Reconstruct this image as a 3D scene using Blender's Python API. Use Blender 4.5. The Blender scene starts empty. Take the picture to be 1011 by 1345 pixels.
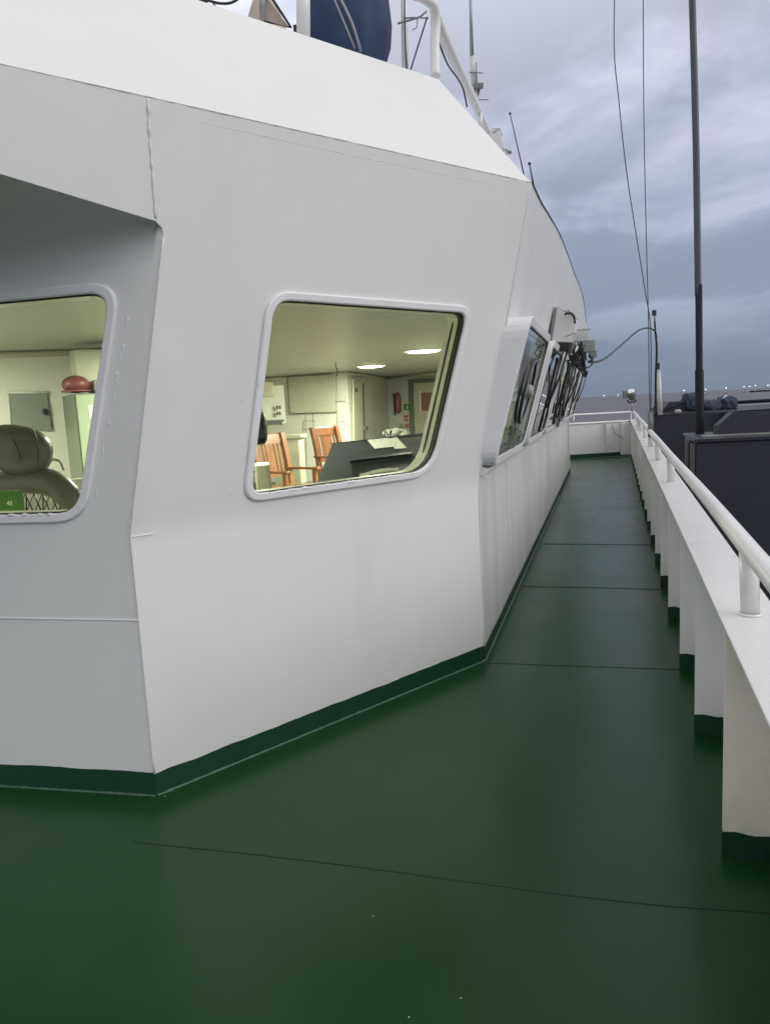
import bpy, bmesh, math, random
from mathutils import Vector, Matrix, noise
from mathutils.geometry import tessellate_polygon
random.seed(7)
SC = bpy.context.scene
COL = SC.collection
R = math.radians
V = Vector

# ------------------------------------------------------------------ camera
FPX, CX, CY = 970.0, 505.5, 672.5
PITCH, ROLL, EYE = R(8.05), R(3.0), 1.6
CO = V((0, 0, EYE))
cf = V((0, math.cos(PITCH), -math.sin(PITCH)))
r0 = V((1, 0, 0)); u0 = r0.cross(cf)
cr = math.cos(ROLL) * r0 - math.sin(ROLL) * u0
cu = math.cos(ROLL) * u0 + math.sin(ROLL) * r0
cam = bpy.data.objects.new('camera', bpy.data.cameras.new('camera'))
COL.objects.link(cam)
cam.matrix_world = Matrix(((cr.x, cu.x, -cf.x, CO.x), (cr.y, cu.y, -cf.y, CO.y), (cr.z, cu.z, -cf.z, CO.z), (0, 0, 0, 1)))
cam.data.sensor_fit = 'VERTICAL'; cam.data.sensor_height = 24.0
cam.data.lens = 24.0 * FPX / 1345.0
cam.data.clip_start = 0.05; cam.data.clip_end = 60000
SC.camera = cam

def ray(px, py):
    return (cr * ((px - CX) / FPX) - cu * ((py - CY) / FPX) + cf).normalized()
def at(px, py, Y):
    d = ray(px, py); return CO + d * (Y / d.y)
def atz(px, py, z):
    d = ray(px, py); return CO + d * ((z - EYE) / d.z)
def onpl(px, py, p, n):
    d = ray(px, py); return CO + d * ((p - CO).dot(n) / d.dot(n))

# ------------------------------------------------------------------ view, sky, sun
SC.view_settings.view_transform = 'Standard'; SC.view_settings.look = 'None'
SC.view_settings.exposure = 0.0; SC.view_settings.gamma = 1.0
SC.view_settings.use_curve_mapping = False
SUN_EL, SUN_AZ = R(26), R(112)      # azimuth clockwise from +y
W = bpy.data.worlds.new('World'); SC.world = W; W.use_nodes = True
nt = W.node_tree; nt.nodes.clear(); N = nt.nodes.new; L = nt.links.new
out = N('ShaderNodeOutputWorld'); bg = N('ShaderNodeBackground'); bg2 = N('ShaderNodeBackground'); add = N('ShaderNodeAddShader')
sky = N('ShaderNodeTexSky'); sky.sky_type = 'NISHITA'; sky.sun_disc = False
sky.sun_elevation = SUN_EL; sky.sun_rotation = SUN_AZ
sky.air_density = 1.0; sky.dust_density = 3.0
L(sky.outputs[0], bg.inputs[0]); bg.inputs[1].default_value = 0.010
tc = N('ShaderNodeTexCoord'); sep = N('ShaderNodeSeparateXYZ'); L(tc.outputs['Generated'], sep.inputs[0])
ramp = N('ShaderNodeValToRGB'); L(sep.outputs['Z'], ramp.inputs[0])
stops = [(0.0, (.195, .245, .32)), (.06, (.225, .275, .37)), (.17, (.325, .37, .485)), (.30, (.44, .48, .60)), (.45, (.74, .78, .90)), (.7, (.74, .755, .80)), (1.0, (.85, .85, .87))]
cr_ = ramp.color_ramp
while len(cr_.elements) < len(stops): cr_.elements.new(0.5)
for e, (p, c) in zip(cr_.elements, stops): e.position = p; e.color = (*c, 1)
az = N('ShaderNodeMath'); az.operation = 'MAXIMUM'; az.inputs[1].default_value = 0.0; L(sep.outputs['Z'], az.inputs[0])
za = N('ShaderNodeMath'); za.operation = 'ADD'; za.inputs[1].default_value = 0.22; L(az.outputs[0], za.inputs[0])
dx = N('ShaderNodeMath'); dx.operation = 'DIVIDE'; L(sep.outputs['X'], dx.inputs[0]); L(za.outputs[0], dx.inputs[1])
dy = N('ShaderNodeMath'); dy.operation = 'DIVIDE'; L(sep.outputs['Y'], dy.inputs[0]); L(za.outputs[0], dy.inputs[1])
cmb = N('ShaderNodeCombineXYZ'); L(dx.outputs[0], cmb.inputs[0]); L(dy.outputs[0], cmb.inputs[1])
def wnoise(scale, detail, rough, off, dist=0.0):
    mp = N('ShaderNodeMapping'); mp.inputs['Location'].default_value = off; L(cmb.outputs[0], mp.inputs[0])
    n_ = N('ShaderNodeTexNoise'); n_.inputs['Scale'].default_value = scale; n_.inputs['Detail'].default_value = detail
    n_.inputs['Roughness'].default_value = rough; n_.inputs['Distortion'].default_value = dist
    L(mp.outputs[0], n_.inputs['Vector']); return n_
n1 = wnoise(1.55, 9, .55, (3.4, 1.2, 0), .5)
n2 = wnoise(.55, 4, .5, (7.3, 4.2, 2), .2)
m1 = N('ShaderNodeMapRange'); m1.inputs['From Min'].default_value = .40; m1.inputs['From Max'].default_value = .66
m1.inputs['To Min'].default_value = .82; m1.inputs['To Max'].default_value = 1.36; m1.interpolation_type = 'SMOOTHSTEP'
L(n1.outputs[0], m1.inputs['Value'])
m2 = N('ShaderNodeMapRange'); m2.inputs['From Min'].default_value = .35; m2.inputs['From Max'].default_value = .65
m2.inputs['To Min'].default_value = .86; m2.inputs['To Max'].default_value = 1.14
L(n2.outputs[0], m2.inputs['Value'])
mm = N('ShaderNodeMath'); mm.operation = 'MULTIPLY'; L(m1.outputs[0], mm.inputs[0]); L(m2.outputs[0], mm.inputs[1])
# clouds fade to flat haze at the horizon
hz = N('ShaderNodeMapRange'); hz.inputs['From Min'].default_value = .01; hz.inputs['From Max'].default_value = .16; L(sep.outputs['Z'], hz.inputs['Value'])
mx = N('ShaderNodeMix'); mx.data_type = 'FLOAT'; mx.inputs[2].default_value = 1.0; L(hz.outputs[0], mx.inputs[0]); L(mm.outputs[0], mx.inputs[3])
# bright parts of the cloud are a little warmer
warm = N('ShaderNodeMapRange'); warm.inputs['From Min'].default_value = .95; warm.inputs['From Max'].default_value = 1.35
warm.inputs['To Min'].default_value = 0; warm.inputs['To Max'].default_value = .5; L(mx.outputs[0], warm.inputs['Value'])
vm = N('ShaderNodeVectorMath'); vm.operation = 'SCALE'; L(ramp.outputs[0], vm.inputs[0]); L(mx.outputs[0], vm.inputs['Scale'])
wc = N('ShaderNodeMix'); wc.data_type = 'RGBA'; wc.blend_type = 'MULTIPLY'; wc.inputs[7].default_value = (1.12, 1.0, .93, 1)
L(warm.outputs[0], wc.inputs[0]); L(vm.outputs[0], wc.inputs[6])
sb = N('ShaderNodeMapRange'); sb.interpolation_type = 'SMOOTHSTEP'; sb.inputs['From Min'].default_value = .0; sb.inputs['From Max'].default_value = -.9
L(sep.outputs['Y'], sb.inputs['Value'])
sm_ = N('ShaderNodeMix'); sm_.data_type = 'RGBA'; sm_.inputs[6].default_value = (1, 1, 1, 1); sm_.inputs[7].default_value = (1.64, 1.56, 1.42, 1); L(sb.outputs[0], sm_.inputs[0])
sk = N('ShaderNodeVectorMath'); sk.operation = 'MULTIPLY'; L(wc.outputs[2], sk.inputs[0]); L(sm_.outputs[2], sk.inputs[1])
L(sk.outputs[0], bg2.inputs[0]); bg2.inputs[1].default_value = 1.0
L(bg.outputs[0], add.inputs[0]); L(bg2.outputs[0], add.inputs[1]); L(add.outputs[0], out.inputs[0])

sun = bpy.data.objects.new('sun', bpy.data.lights.new('sun', 'SUN')); COL.objects.link(sun)
sun.data.energy = 1.05; sun.data.angle = R(40); sun.data.color = (1, .985, .965)
sd = V((math.sin(SUN_AZ) * math.cos(SUN_EL), math.cos(SUN_AZ) * math.cos(SUN_EL), math.sin(SUN_EL)))
sun.rotation_euler = sd.to_track_quat('Z', 'Y').to_euler()

# ------------------------------------------------------------------ materials
def mat(name, col, rough=.5, metal=0., var=.0, vscale=3., bump=0., bscale=20., spec=None, emit=None, estr=0., stain=None, stretch=(1, 1, 1), coat=0.):
    m = bpy.data.materials.new(name); m.use_nodes = True
    t = m.node_tree; b = t.nodes['Principled BSDF']
    b.inputs['Base Color'].default_value = (*col, 1); b.inputs['Roughness'].default_value = rough; b.inputs['Metallic'].default_value = metal
    if spec is not None: b.inputs['Specular IOR Level'].default_value = spec
    if coat: b.inputs['Coat Weight'].default_value = coat; b.inputs['Coat Roughness'].default_value = .12
    if emit: b.inputs['Emission Color'].default_value = (*emit, 1); b.inputs['Emission Strength'].default_value = estr
    g = t.nodes.new('ShaderNodeNewGeometry')
    mp = t.nodes.new('ShaderNodeMapping'); mp.inputs['Scale'].default_value = stretch; t.links.new(g.outputs['Position'], mp.inputs[0])
    src = None
    def noi(s, d=5, r=.55):
        n = t.nodes.new('ShaderNodeTexNoise'); n.inputs['Scale'].default_value = s; n.inputs['Detail'].default_value = d; n.inputs['Roughness'].default_value = r
        t.links.new(mp.outputs[0], n.inputs['Vector']); return n
    if var > 0:
        n = noi(vscale); mr = t.nodes.new('ShaderNodeMapRange'); mr.inputs['From Min'].default_value = .3; mr.inputs['From Max'].default_value = .7
        mr.inputs['To Min'].default_value = 1 - var; mr.inputs['To Max'].default_value = 1 + var; t.links.new(n.outputs[0], mr.inputs['Value'])
        sc = t.nodes.new('ShaderNodeVectorMath'); sc.operation = 'SCALE'; sc.inputs[0].default_value = col; t.links.new(mr.outputs[0], sc.inputs['Scale'])
        src = sc.outputs[0]
        rr = t.nodes.new('ShaderNodeMapRange'); rr.inputs['From Min'].default_value = .3; rr.inputs['From Max'].default_value = .7
        rr.inputs['To Min'].default_value = max(.02, rough - .04); rr.inputs['To Max'].default_value = min(1, rough + .04)
        n3 = noi(vscale * .8, 2); t.links.new(n3.outputs[0], rr.inputs['Value']); t.links.new(rr.outputs[0], b.inputs['Roughness'])
    if stain:
        scol, sscale, lo, hi, amt, sst = stain
        mp2 = t.nodes.new('ShaderNodeMapping'); mp2.inputs['Scale'].default_value = sst; t.links.new(g.outputs['Position'], mp2.inputs[0])
        n = t.nodes.new('ShaderNodeTexNoise'); n.inputs['Scale'].default_value = sscale; n.inputs['Detail'].default_value = 7; n.inputs['Roughness'].default_value = .62
        t.links.new(mp2.outputs[0], n.inputs['Vector'])
        mr = t.nodes.new('ShaderNodeMapRange'); mr.inputs['From Min'].default_value = lo; mr.inputs['From Max'].default_value = hi
        mr.inputs['To Min'].default_value = 0; mr.inputs['To Max'].default_value = amt; t.links.new(n.outputs[0], mr.inputs['Value'])
        mi = t.nodes.new('ShaderNodeMix'); mi.data_type = 'RGBA'; t.links.new(mr.outputs[0], mi.inputs[0])
        if src: t.links.new(src, mi.inputs[6])
        else: mi.inputs[6].default_value = (*col, 1)
        mi.inputs[7].default_value = (*scol, 1); src = mi.outputs[2]
    if src: t.links.new(src, b.inputs['Base Color'])
    if bump > 0:
        n = noi(bscale, 4); bp = t.nodes.new('ShaderNodeBump'); bp.inputs['Strength'].default_value = bump; bp.inputs['Distance'].default_value = .01
        t.links.new(n.outputs[0], bp.inputs['Height'])
        nb = noi(1.3, 2); bp2 = t.nodes.new('ShaderNodeBump'); bp2.inputs['Strength'].default_value = bump * .8; bp2.inputs['Distance'].default_value = .03
        t.links.new(nb.outputs[0], bp2.inputs['Height']); t.links.new(bp2.outputs[0], bp.inputs['Normal'])
        t.links.new(bp.outputs[0], b.inputs['Normal'])
    return m

def glass_mat(name, tint, refl=1.0, ior=1.28):
    m = bpy.data.materials.new(name); m.use_nodes = True; t = m.node_tree; t.nodes.clear()
    o = t.nodes.new('ShaderNodeOutputMaterial'); tr = t.nodes.new('ShaderNodeBsdfTransparent'); gl = t.nodes.new('ShaderNodeBsdfGlossy')
    tr.inputs[0].default_value = (*tint, 1); gl.inputs['Roughness'].default_value = .015; gl.inputs[0].default_value = (refl, refl, refl, 1)
    fr = t.nodes.new('ShaderNodeFresnel'); fr.inputs[0].default_value = ior
    mx = t.nodes.new('ShaderNodeMixShader'); t.links.new(fr.outputs[0], mx.inputs[0]); t.links.new(tr.outputs[0], mx.inputs[1]); t.links.new(gl.outputs[0], mx.inputs[2])
    t.links.new(mx.outputs[0], o.inputs[0]); return m

M = {}
M['white'] = mat('white_hull_paint', (.70, .70, .69), .38, var=.03, vscale=1.2, bump=.035, bscale=30, stain=((.52, .50, .45), 1.6, .55, .80, .35, (1, 1, .35)))
M['white_streaked'] = mat('white_paint_streaked', (.66, .66, .64), .36, var=.04, vscale=1.8, bump=.04, bscale=30, stain=((.36, .35, .33), 3.2, .46, .80, .62, (1, 1, .05)))
M['white_trim'] = mat('white_trim_paint', (.74, .74, .75), .35, var=.03, vscale=6, bump=.06, bscale=60, stain=((.25, .20, .16), 22, .68, .74, .8, (1, 1, 1)))
M['bulwark_white'] = mat('bulwark_white_paint', (.84, .84, .81), .38, var=.03, vscale=1.4, bump=.03, bscale=30, stain=((.6, .6, .54), 2.2, .55, .80, .4, (1, 1, .4)))
M['white_rail'] = mat('white_rail_paint', (.74, .74, .72), .30, var=.02, vscale=3, stain=((.50, .46, .39), 3, .60, .80, .35, (1, 1, 1)))
M['cap'] = mat('white_cap_paint', (.72, .72, .71), .30, var=.02, vscale=3, bump=.03, bscale=20, stain=((.56, .53, .47), 3, .58, .80, .35, (1, 1, 1)))
M['bracket_cream'] = mat('cream_bracket', (.84, .77, .66), .45, var=.05, vscale=4, bump=.1, bscale=40, stain=((.60, .60, .54), 3, .5, .7, .6, (1, 1, 1)))  # warmer cream tone, used on the nearest bracket only
M['deck'] = mat('green_deck_paint', (.0072, .047, .0120), .28, var=.12, vscale=1.1, bump=.03, bscale=20, spec=.26, stain=((.014, .060, .022), 1.3, .50, .80, .6, (1, 1, 1)))
M['kick'] = mat('dark_green_kick_paint', (.005, .045, .020), .5, var=.1, vscale=5, bump=.12, bscale=40)
M['seam'] = mat('dark_seam', (.008, .020, .013), .5)
M['bead'] = mat('green_weld_bead', (.05, .11, .075), .3, bump=.2, bscale=80)
M['gasket'] = mat('brown_gasket', (.05, .042, .032), .5)
M['cream'] = mat('cream_panel', (.64, .64, .57), .4, var=.03, vscale=2, bump=.03)
M['reveal'] = mat('pale_window_lining', (.82, .82, .70), .4)
M['ceil'] = mat('cream_ceiling', (.44, .445, .36), .38, var=.0)
M['lino'] = mat('grey_lino', (.12, .12, .10), .4, var=.1)
M['groove'] = mat('panel_groove', (.16, .16, .12), .6)
M['board'] = mat('pale_board', (.50, .50, .40), .35, var=.06, vscale=7)
M['wood'] = mat('orange_wood', (.34, .15, .055), .32, var=.22, vscale=12, stretch=(1, 1, .2), coat=.3)
M['wood2'] = mat('brown_wood', (.24, .095, .045), .38, var=.22, vscale=12, stretch=(1, 1, .2), coat=.2)
M['console'] = mat('dark_console', (.030, .036, .037), .75, var=.06, vscale=6, spec=.12)
M['black'] = mat('black_rubber', (.010, .010, .011), .45, var=.1)
M['screen'] = mat('dark_screen', (.006, .009, .009), .5, spec=.1)
M['paper'] = mat('white_paper', (.62, .62, .54), .7, stain=((.2, .2, .17), 60, .56, .60, .8, (1, 1, 1)))
M['paperw'] = mat('plain_white', (.72, .72, .64), .6)
M['leather'] = mat('dark_leather', (.105, .100, .082), .36, var=.04, vscale=3, bump=.04, bscale=60, coat=.15)
M['lgreen'] = mat('pale_green_locker', (.36, .42, .30), .35, var=.04)
M['ggreen'] = mat('grey_green_locker', (.15, .175, .13), .4, var=.05)
M['gboard'] = mat('grey_cover_plate', (.17, .20, .17), .4, var=.05)
M['green'] = mat('green_card', (.07, .20, .015), .45, var=.05)
M['red'] = mat('dark_red', (.20, .06, .05), .4, var=.08)
M['redsign'] = mat('red_sign', (.45, .03, .02), .5)
M['greensign'] = mat('green_sign', (.0, .22, .07), .5)
M['signwhite'] = mat('sign_white', (.8, .8, .72), .5)
M['pinkish'] = mat('dull_red_blind', (.26, .12, .085), .6)
M['leaf'] = mat('leaf_green', (.06, .13, .04), .4, var=.3, vscale=20)
M['lamp'] = mat('lamp_diffuser', (.9, .9, .8), .4, emit=(1., .97, .74), estr=9)
M['steel'] = mat('dark_steel_paint', (.014, .016, .027), .48, var=.18, vscale=1.4, bump=.15, bscale=18, stain=((.045, .036, .032), 2.2, .55, .75, .5, (1, 1, .4)))
M['steel3'] = mat('dull_edge_steel', (.055, .060, .062), .5, var=.15, vscale=5)
M['steel2'] = mat('grey_steel_paint', (.16, .17, .16), .5, var=.15, vscale=5)
M['blueblack'] = mat('blue_black_pole', (.011, .013, .020), .6, var=.1, spec=.2)
M['poleup'] = mat('grey_pole_paint', (.060, .062, .078), .45, var=.1)
M['alu'] = mat('weathered_pipe', (.30, .30, .31), .38, metal=.3, var=.08)
M['bluetarp'] = mat('navy_canvas', (.020, .042, .105), .75, var=.15, vscale=9, bump=.3, bscale=160)
M['bluetarp2'] = mat('faded_blue_canvas', (.030, .050, .080), .8, var=.2, vscale=3, bump=.3, bscale=20)
M['tan'] = mat('tan_fabric', (.42, .35, .30), .7, var=.08)
M['equip'] = mat('equipment_box_white', (.58, .58, .58), .4, var=.05, bump=.06, stain=((.3, .22, .15), 9, .62, .72, .7, (1, 1, 1)))
M['equipg'] = mat('equipment_box_grey', (.30, .33, .31), .45, var=.08)
M['chrome'] = mat('lamp_reflector', (.7, .7, .7), .15, metal=.9)
M['cable'] = mat('black_cable', (.009, .009, .011), .4)
M['rope'] = mat('grey_rope', (.06, .06, .07), .7)
M['shiplamp'] = mat('ship_lamp', (1, 1, 1), .5, emit=(1, .97, .9), estr=2.2)
M['hull'] = mat('dark_hull', (.02, .022, .03), .5)
M['beige'] = mat('beige_plastic', (.55, .53, .40), .45)
M['glass'] = glass_mat('tinted_glass', (.73, .785, .65))
M['glassdark'] = glass_mat('front_glass', (.34, .40, .33), ior=4.2)
M['weldwhite'] = mat('white_weld', (.74, .74, .74), .3, bump=.3, bscale=120)
M['tangled'] = mat('cable_sheath', (.03, .03, .033), .35)

# ------------------------------------------------------------------ mesh helpers
class MB:
    def __init__(s): s.bm = bmesh.new(); s.smooth = False
    def quad(s, *p, mi=0):
        f = s.bm.faces.new([s.bm.verts.new(q) for q in p]); f.material_index = mi; return f
    def poly(s, pts, mi=0):
        for t in tessellate_polygon([[V(p) for p in pts]]):
            s.quad(*[pts[i] for i in t], mi=mi)
    def prism(s, base, vec, mi=0):
        vec = V(vec); b = [V(p) for p in base]; t = [p + vec for p in b]; n = len(b)
        s.poly(b, mi); s.poly(t, mi)
        for i in range(n): s.quad(b[i], b[(i + 1) % n], t[(i + 1) % n], t[i], mi=mi)
        return s
    def box(s, c, size, rz=0., mi=0, ax=None):
        c = V(c)
        if ax is None: ax = (V((math.cos(rz), math.sin(rz), 0)), V((-math.sin(rz), math.cos(rz), 0)), V((0, 0, 1)))
        h = [V(a) * (k / 2) for a, k in zip(ax, size)]
        v = {}
        for i in (-1, 1):
            for j in (-1, 1):
                for k in (-1, 1): v[i, j, k] = s.bm.verts.new(c + h[0] * i + h[1] * j + h[2] * k)
        for f in (((-1, -1, -1), (-1, 1, -1), (1, 1, -1), (1, -1, -1)), ((-1, -1, 1), (1, -1, 1), (1, 1, 1), (-1, 1, 1)),
                  ((-1, -1, -1), (1, -1, -1), (1, -1, 1), (-1, -1, 1)), ((-1, 1, -1), (-1, 1, 1), (1, 1, 1), (1, 1, -1)),
                  ((-1, -1, -1), (-1, -1, 1), (-1, 1, 1), (-1, 1, -1)), ((1, -1, -1), (1, 1, -1), (1, 1, 1), (1, -1, 1))):
            s.bm.faces.new([v[k] for k in f]).material_index = mi
        return s
    def tube(s, pts, rad, n=10, smooth=True, sub=0, mi=0):
        pts = [V(p) for p in pts]
        if sub: pts, k = crom(pts, sub); 
        m = len(pts)
        rr = rad if isinstance(rad, (list, tuple)) else [rad] * m
        if len(rr) != m: rr = [rr[min(len(rr) - 1, int(i * (len(rr) - 1) / (m - 1) + .5))] for i in range(m)]
        rings = []; up = None
        for i, p in enumerate(pts):
            t = (pts[min(i + 1, m - 1)] - pts[max(i - 1, 0)]).normalized()
            if up is None: up = t.orthogonal().normalized()
            up = (up - t * up.dot(t)).normalized(); sd_ = t.cross(up)
            rings.append([s.bm.verts.new(p + (up * math.cos(2 * math.pi * k / n) + sd_ * math.sin(2 * math.pi * k / n)) * rr[i]) for k in range(n)])
        for a, b in zip(rings, rings[1:]):
            for k in range(n):
                f = s.bm.faces.new((a[k], a[(k + 1) % n], b[(k + 1) % n], b[k])); f.smooth = smooth; f.material_index = mi
        s.bm.faces.new(rings[0][::-1]).material_index = mi; s.bm.faces.new(rings[-1]).material_index = mi
        return s
    def loft(s, loops, close=True, capa=False, capb=False, smooth=False, mi=0):
        vs = [[s.bm.verts.new(p) for p in l] for l in loops]; n = len(vs[0])
        for a, b in zip(vs, vs[1:]):
            for k in range(n if close else n - 1):
                f = s.bm.faces.new((a[k], a[(k + 1) % n], b[(k + 1) % n], b[k])); f.smooth = smooth; f.material_index = mi
        if capa: s.bm.faces.new(vs[0][::-1]).material_index = mi
        if capb: s.bm.faces.new(vs[-1]).material_index = mi
        return s
    def blob(s, c, size, seg=20, amp=0., fr=2., rz=0., power=1., seed=0, tilt=None):
        ca, sa = math.cos(rz), math.sin(rz); loops = []
        for i in range(seg + 1):
            th = math.pi * i / seg; l = []
            for j in range(seg * 2):
                ph = math.pi * j / seg
                v = V((math.sin(th) * math.cos(ph), math.sin(th) * math.sin(ph), math.cos(th)))
                if power != 1: v = V([math.copysign(abs(q) ** power, q) for q in v])
                k = 1 + amp * noise.noise(v * fr + V((seed, seed * 2.3, 0)))
                q = V((v.x * size[0] * k, v.y * size[1] * k, v.z * size[2] * k))
                if tilt: q = tilt @ q
                l.append(V(c) + V((q.x * ca - q.y * sa, q.x * sa + q.y * ca, q.z)))
            loops.append(l)
        s.loft(loops[1:-1], smooth=True, capa=True, capb=True); return s
    def build(s, name, m, parent=None, bevel=0., loc=None, fix=True):
        me = bpy.data.meshes.new(name)
        if fix: bmesh.ops.recalc_face_normals(s.bm, faces=s.bm.faces)
        if bevel:
            bmesh.ops.remove_doubles(s.bm, verts=s.bm.verts, dist=1e-5)
            try: bmesh.ops.bevel(s.bm, geom=[e for e in s.bm.edges if len(e.link_faces) == 2 and e.calc_face_angle(0) > .5], offset=bevel, segments=2, affect='EDGES', profile=.5)
            except Exception: pass
        s.bm.to_mesh(me); s.bm.free()
        for q in (m if isinstance(m, (list, tuple)) else [m]): me.materials.append(q)
        o = bpy.data.objects.new(name, me); COL.objects.link(o)
        if parent is not None:
            o.parent = parent
            w = V((0, 0, 0)); p = parent
            while p is not None: w += p.location; p = p.parent
            if w.length and not parent.get('local'): me.transform(Matrix.Translation(-w))
        return o
def crom(pts, sub):
    o = []
    for i in range(len(pts) - 1):
        a, b, c, d = pts[max(i - 1, 0)], pts[i], pts[i + 1], pts[min(i + 2, len(pts) - 1)]
        for k in range(sub):
            t = k / sub
            o.append(.5 * ((2 * b) + (c - a) * t + (2 * a - 5 * b + 4 * c - d) * t * t + (3 * b - a - 3 * c + d) * t ** 3))
    o.append(pts[-1]); return o, sub
def tag(o, label, cat, group=None, kind=None):
    if label: o['label'] = label
    if cat: o['category'] = cat
    if group: o['group'] = group
    if kind: o['kind'] = kind
    return o
def empty(name, loc, label, cat, group=None, local=False):
    o = bpy.data.objects.new(name, None); COL.objects.link(o); o.location = loc; o.empty_display_size = .1
    if local: o['local'] = 1
    return tag(o, label, cat, group)
def struct(o): o['kind'] = 'structure'; return o
def rq(c, r, n=5):
    """rounded corners of a 2-D polygon"""
    o = []; m = len(c); rs = r if isinstance(r, (list, tuple)) else [r] * m
    for i in range(m):
        p = V((*c[i], 0)); a = V((*c[i - 1], 0)); b = V((*c[(i + 1) % m], 0)); q = rs[i]
        da, db = (a - p).normalized(), (b - p).normalized(); s0, s1 = p + da * q, p + db * q
        for k in range(n + 1):
            t = k / n; z = s0 * (1 - t) ** 2 + p * 2 * t * (1 - t) + s1 * t * t; o.append((z.x, z.y))
    return o
def grow(c, d):
    """offset a convex quad outward by d"""
    m = len(c); o = []; ar = sum(c[i - 1][0] * c[i][1] - c[i][0] * c[i - 1][1] for i in range(m)); sg = 1 if ar > 0 else -1
    for i in range(m):
        p, a, b = V(c[i]), V(c[i - 1]), V(c[(i + 1) % m])
        e1 = (p - a).normalized(); e2 = (b - p).normalized()
        n1 = V((e1.y, -e1.x)) * sg; n2 = V((e2.y, -e2.x)) * sg
        h = (n1 + n2).normalized(); o.append(tuple(p + h * (d / max(.3, h.dot(n1)))))
    return o
def bead(pts, r, name, m, parent, jit=.35, step=.012):
    """hand-laid weld bead: a lumpy tube along a line"""
    P = [V(p) for p in pts]; q = []
    for a, b in zip(P, P[1:]):
        k = max(2, int((b - a).length / step)); q += [a.lerp(b, i / k) for i in range(k)]
    q.append(P[-1]); rr = [r * (1 + jit * (noise.noise(p * 45) * 1.6)) for p in q]
    o = MB(); o.tube(q, rr, n=6); return o.build(name, m, parent)

# ------------------------------------------------------------------ wheelhouse geometry
A0 = V((-1.801, 3.144, 0)); AB = V((-1.043, 2.981, 0)); BC = V((.572, 4.440, 0))
dA = (AB - A0).normalized(); nA = V((dA.y, -dA.x, 0))
dB = (BC - AB).normalized(); nB = V((dB.y, -dB.x, 0))
dC = V((.2885, .9575, 0)).normalized(); nC = V((dC.y, -dC.x, 0))
KZ = 1.13
LB, LC = .1864, .2126
Z3 = V((0, 0, 1))
def PA(a, z, o=0): return AB + dA * a + Z3 * z + nA * o
KH = .07
def leanB(z): return 0 if z < KZ - KH else (LB * (z - KZ + KH) ** 2 / (4 * KH) if z < KZ + KH else LB * (z - KZ))
def PBf(a, z, o=0): return AB + dB * a + Z3 * z + nB * (leanB(z) + o)
def PCf(a, z, o=0): return BC + dC * a + Z3 * z + nC * (max(0, z - KZ) * LC + o)
def PG(a, z, o=0): return BC + dC * a + Z3 * z + nC * (.2126 * (z - KZ) + .073 + (z - 1.25) * .068 + o)   # front glass plane
LEN_B = (BC - AB).length

house = empty('wheelhouse', (-1.0, 9.0, 0), 'large white welded steel wheelhouse with outward raked windows and green painted foot', 'wheelhouse')

def panel(name, f, outline, holes, th, m, parent=house, rev=1, mi_in=1):
    b = MB()
    loops = [[V((*p, 0)) for p in outline]] + [[V((*p, 0)) for p in h] for h in holes]
    flat = [p for l in loops for p in l]
    for t in tessellate_polygon(loops):
        b.quad(*[f(flat[i].x, flat[i].y, 0) for i in t], mi=0)
        b.quad(*[f(flat[i].x, flat[i].y, -th) for i in t], mi=mi_in)
    for l, isout in zip(loops, [True] + [False] * len(holes)):
        for i in range(len(l)):
            p, q = l[i], l[(i + 1) % len(l)]
            if isout: b.quad(f(p.x, p.y, 0), f(q.x, q.y, 0), f(q.x, q.y, -th), f(p.x, p.y, -th), mi=0)
            else:
                g = .045
                b.quad(f(p.x, p.y, 0), f(q.x, q.y, 0), f(q.x, q.y, -g), f(p.x, p.y, -g), mi=2)
                b.quad(f(p.x, p.y, -g), f(q.x, q.y, -g), f(q.x, q.y, -th), f(p.x, p.y, -th), mi=mi_in)
    bmesh.ops.remove_doubles(b.bm, verts=b.bm.verts, dist=1e-5)
    return b.build(name, m, parent, fix=False)

mats3 = [M['white'], M['reveal'], M['gasket']]
# windows
winA = [(-1.15, 2.10), (.025, 2.10), (-.222, 1.235), (-1.15, 1.235)]
winB = [(.66, 2.085), (1.915, 2.085), (1.745, 1.24), (.565, 1.24)]
hA = rq(winA, .10); hB = rq(winB, [.085, .07, .16, .07])
panel('side_wall', PA, [(-4.6, 0), (0, 0), (0, KZ), (.268, 2.29), (.26, 2.34), (.26, 2.62), (-4.6, 2.62)], [hA], .12, mats3)
panel('corner_wall_lower', PBf, [(0, 0), (LEN_B, 0), (LEN_B, KZ - KH), (0, KZ - KH)], [], .12, mats3)
b = MB(); b.loft([[PBf(a_, KZ - KH + 2 * KH * k / 10) for k in range(11)] for a_ in (0, LEN_B * .5, LEN_B + .006)], close=False, smooth=True); b.build('corner_wall_bend', M['white'], house)
ztop = lambda t: 2.738 + .025 * t
BOUT = [(.009, KZ + KH), (LEN_B + .007, KZ + KH), (2.347, 2.797), (-2.4, ztop(-2.4)), (-2.4, 2.60), (-.41, 2.413), (.125, 2.335), (.15, 2.315), (.158, 2.28)]
panel('corner_wall_upper', PBf, BOUT, [hB], .12, mats3)
NW = 6
CW = [(.03 + 2.03 * i, 1.56 + 2.04 * i) for i in range(NW)]
holesC = [rq([(a, 2.03), (b, 2.03), (b, 1.27), (a, 1.27)], .07) for a, b in CW]
matsC = [M['white_streaked'], M['cream'], M['gasket']]
SEND = 12.3
panel('front_wall_lower', PCf, [(0, 0), (SEND, 0), (SEND, KZ), (0, KZ)], [], .10, matsC)
COUT = [(0, KZ), (SEND, KZ), (SEND + .1, 3.0), (7.88, 3.145), (2.26, 2.956), (-.014, 2.797)]
panel('front_wall_upper', PCf, COUT, holesC, .10, mats3)
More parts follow.
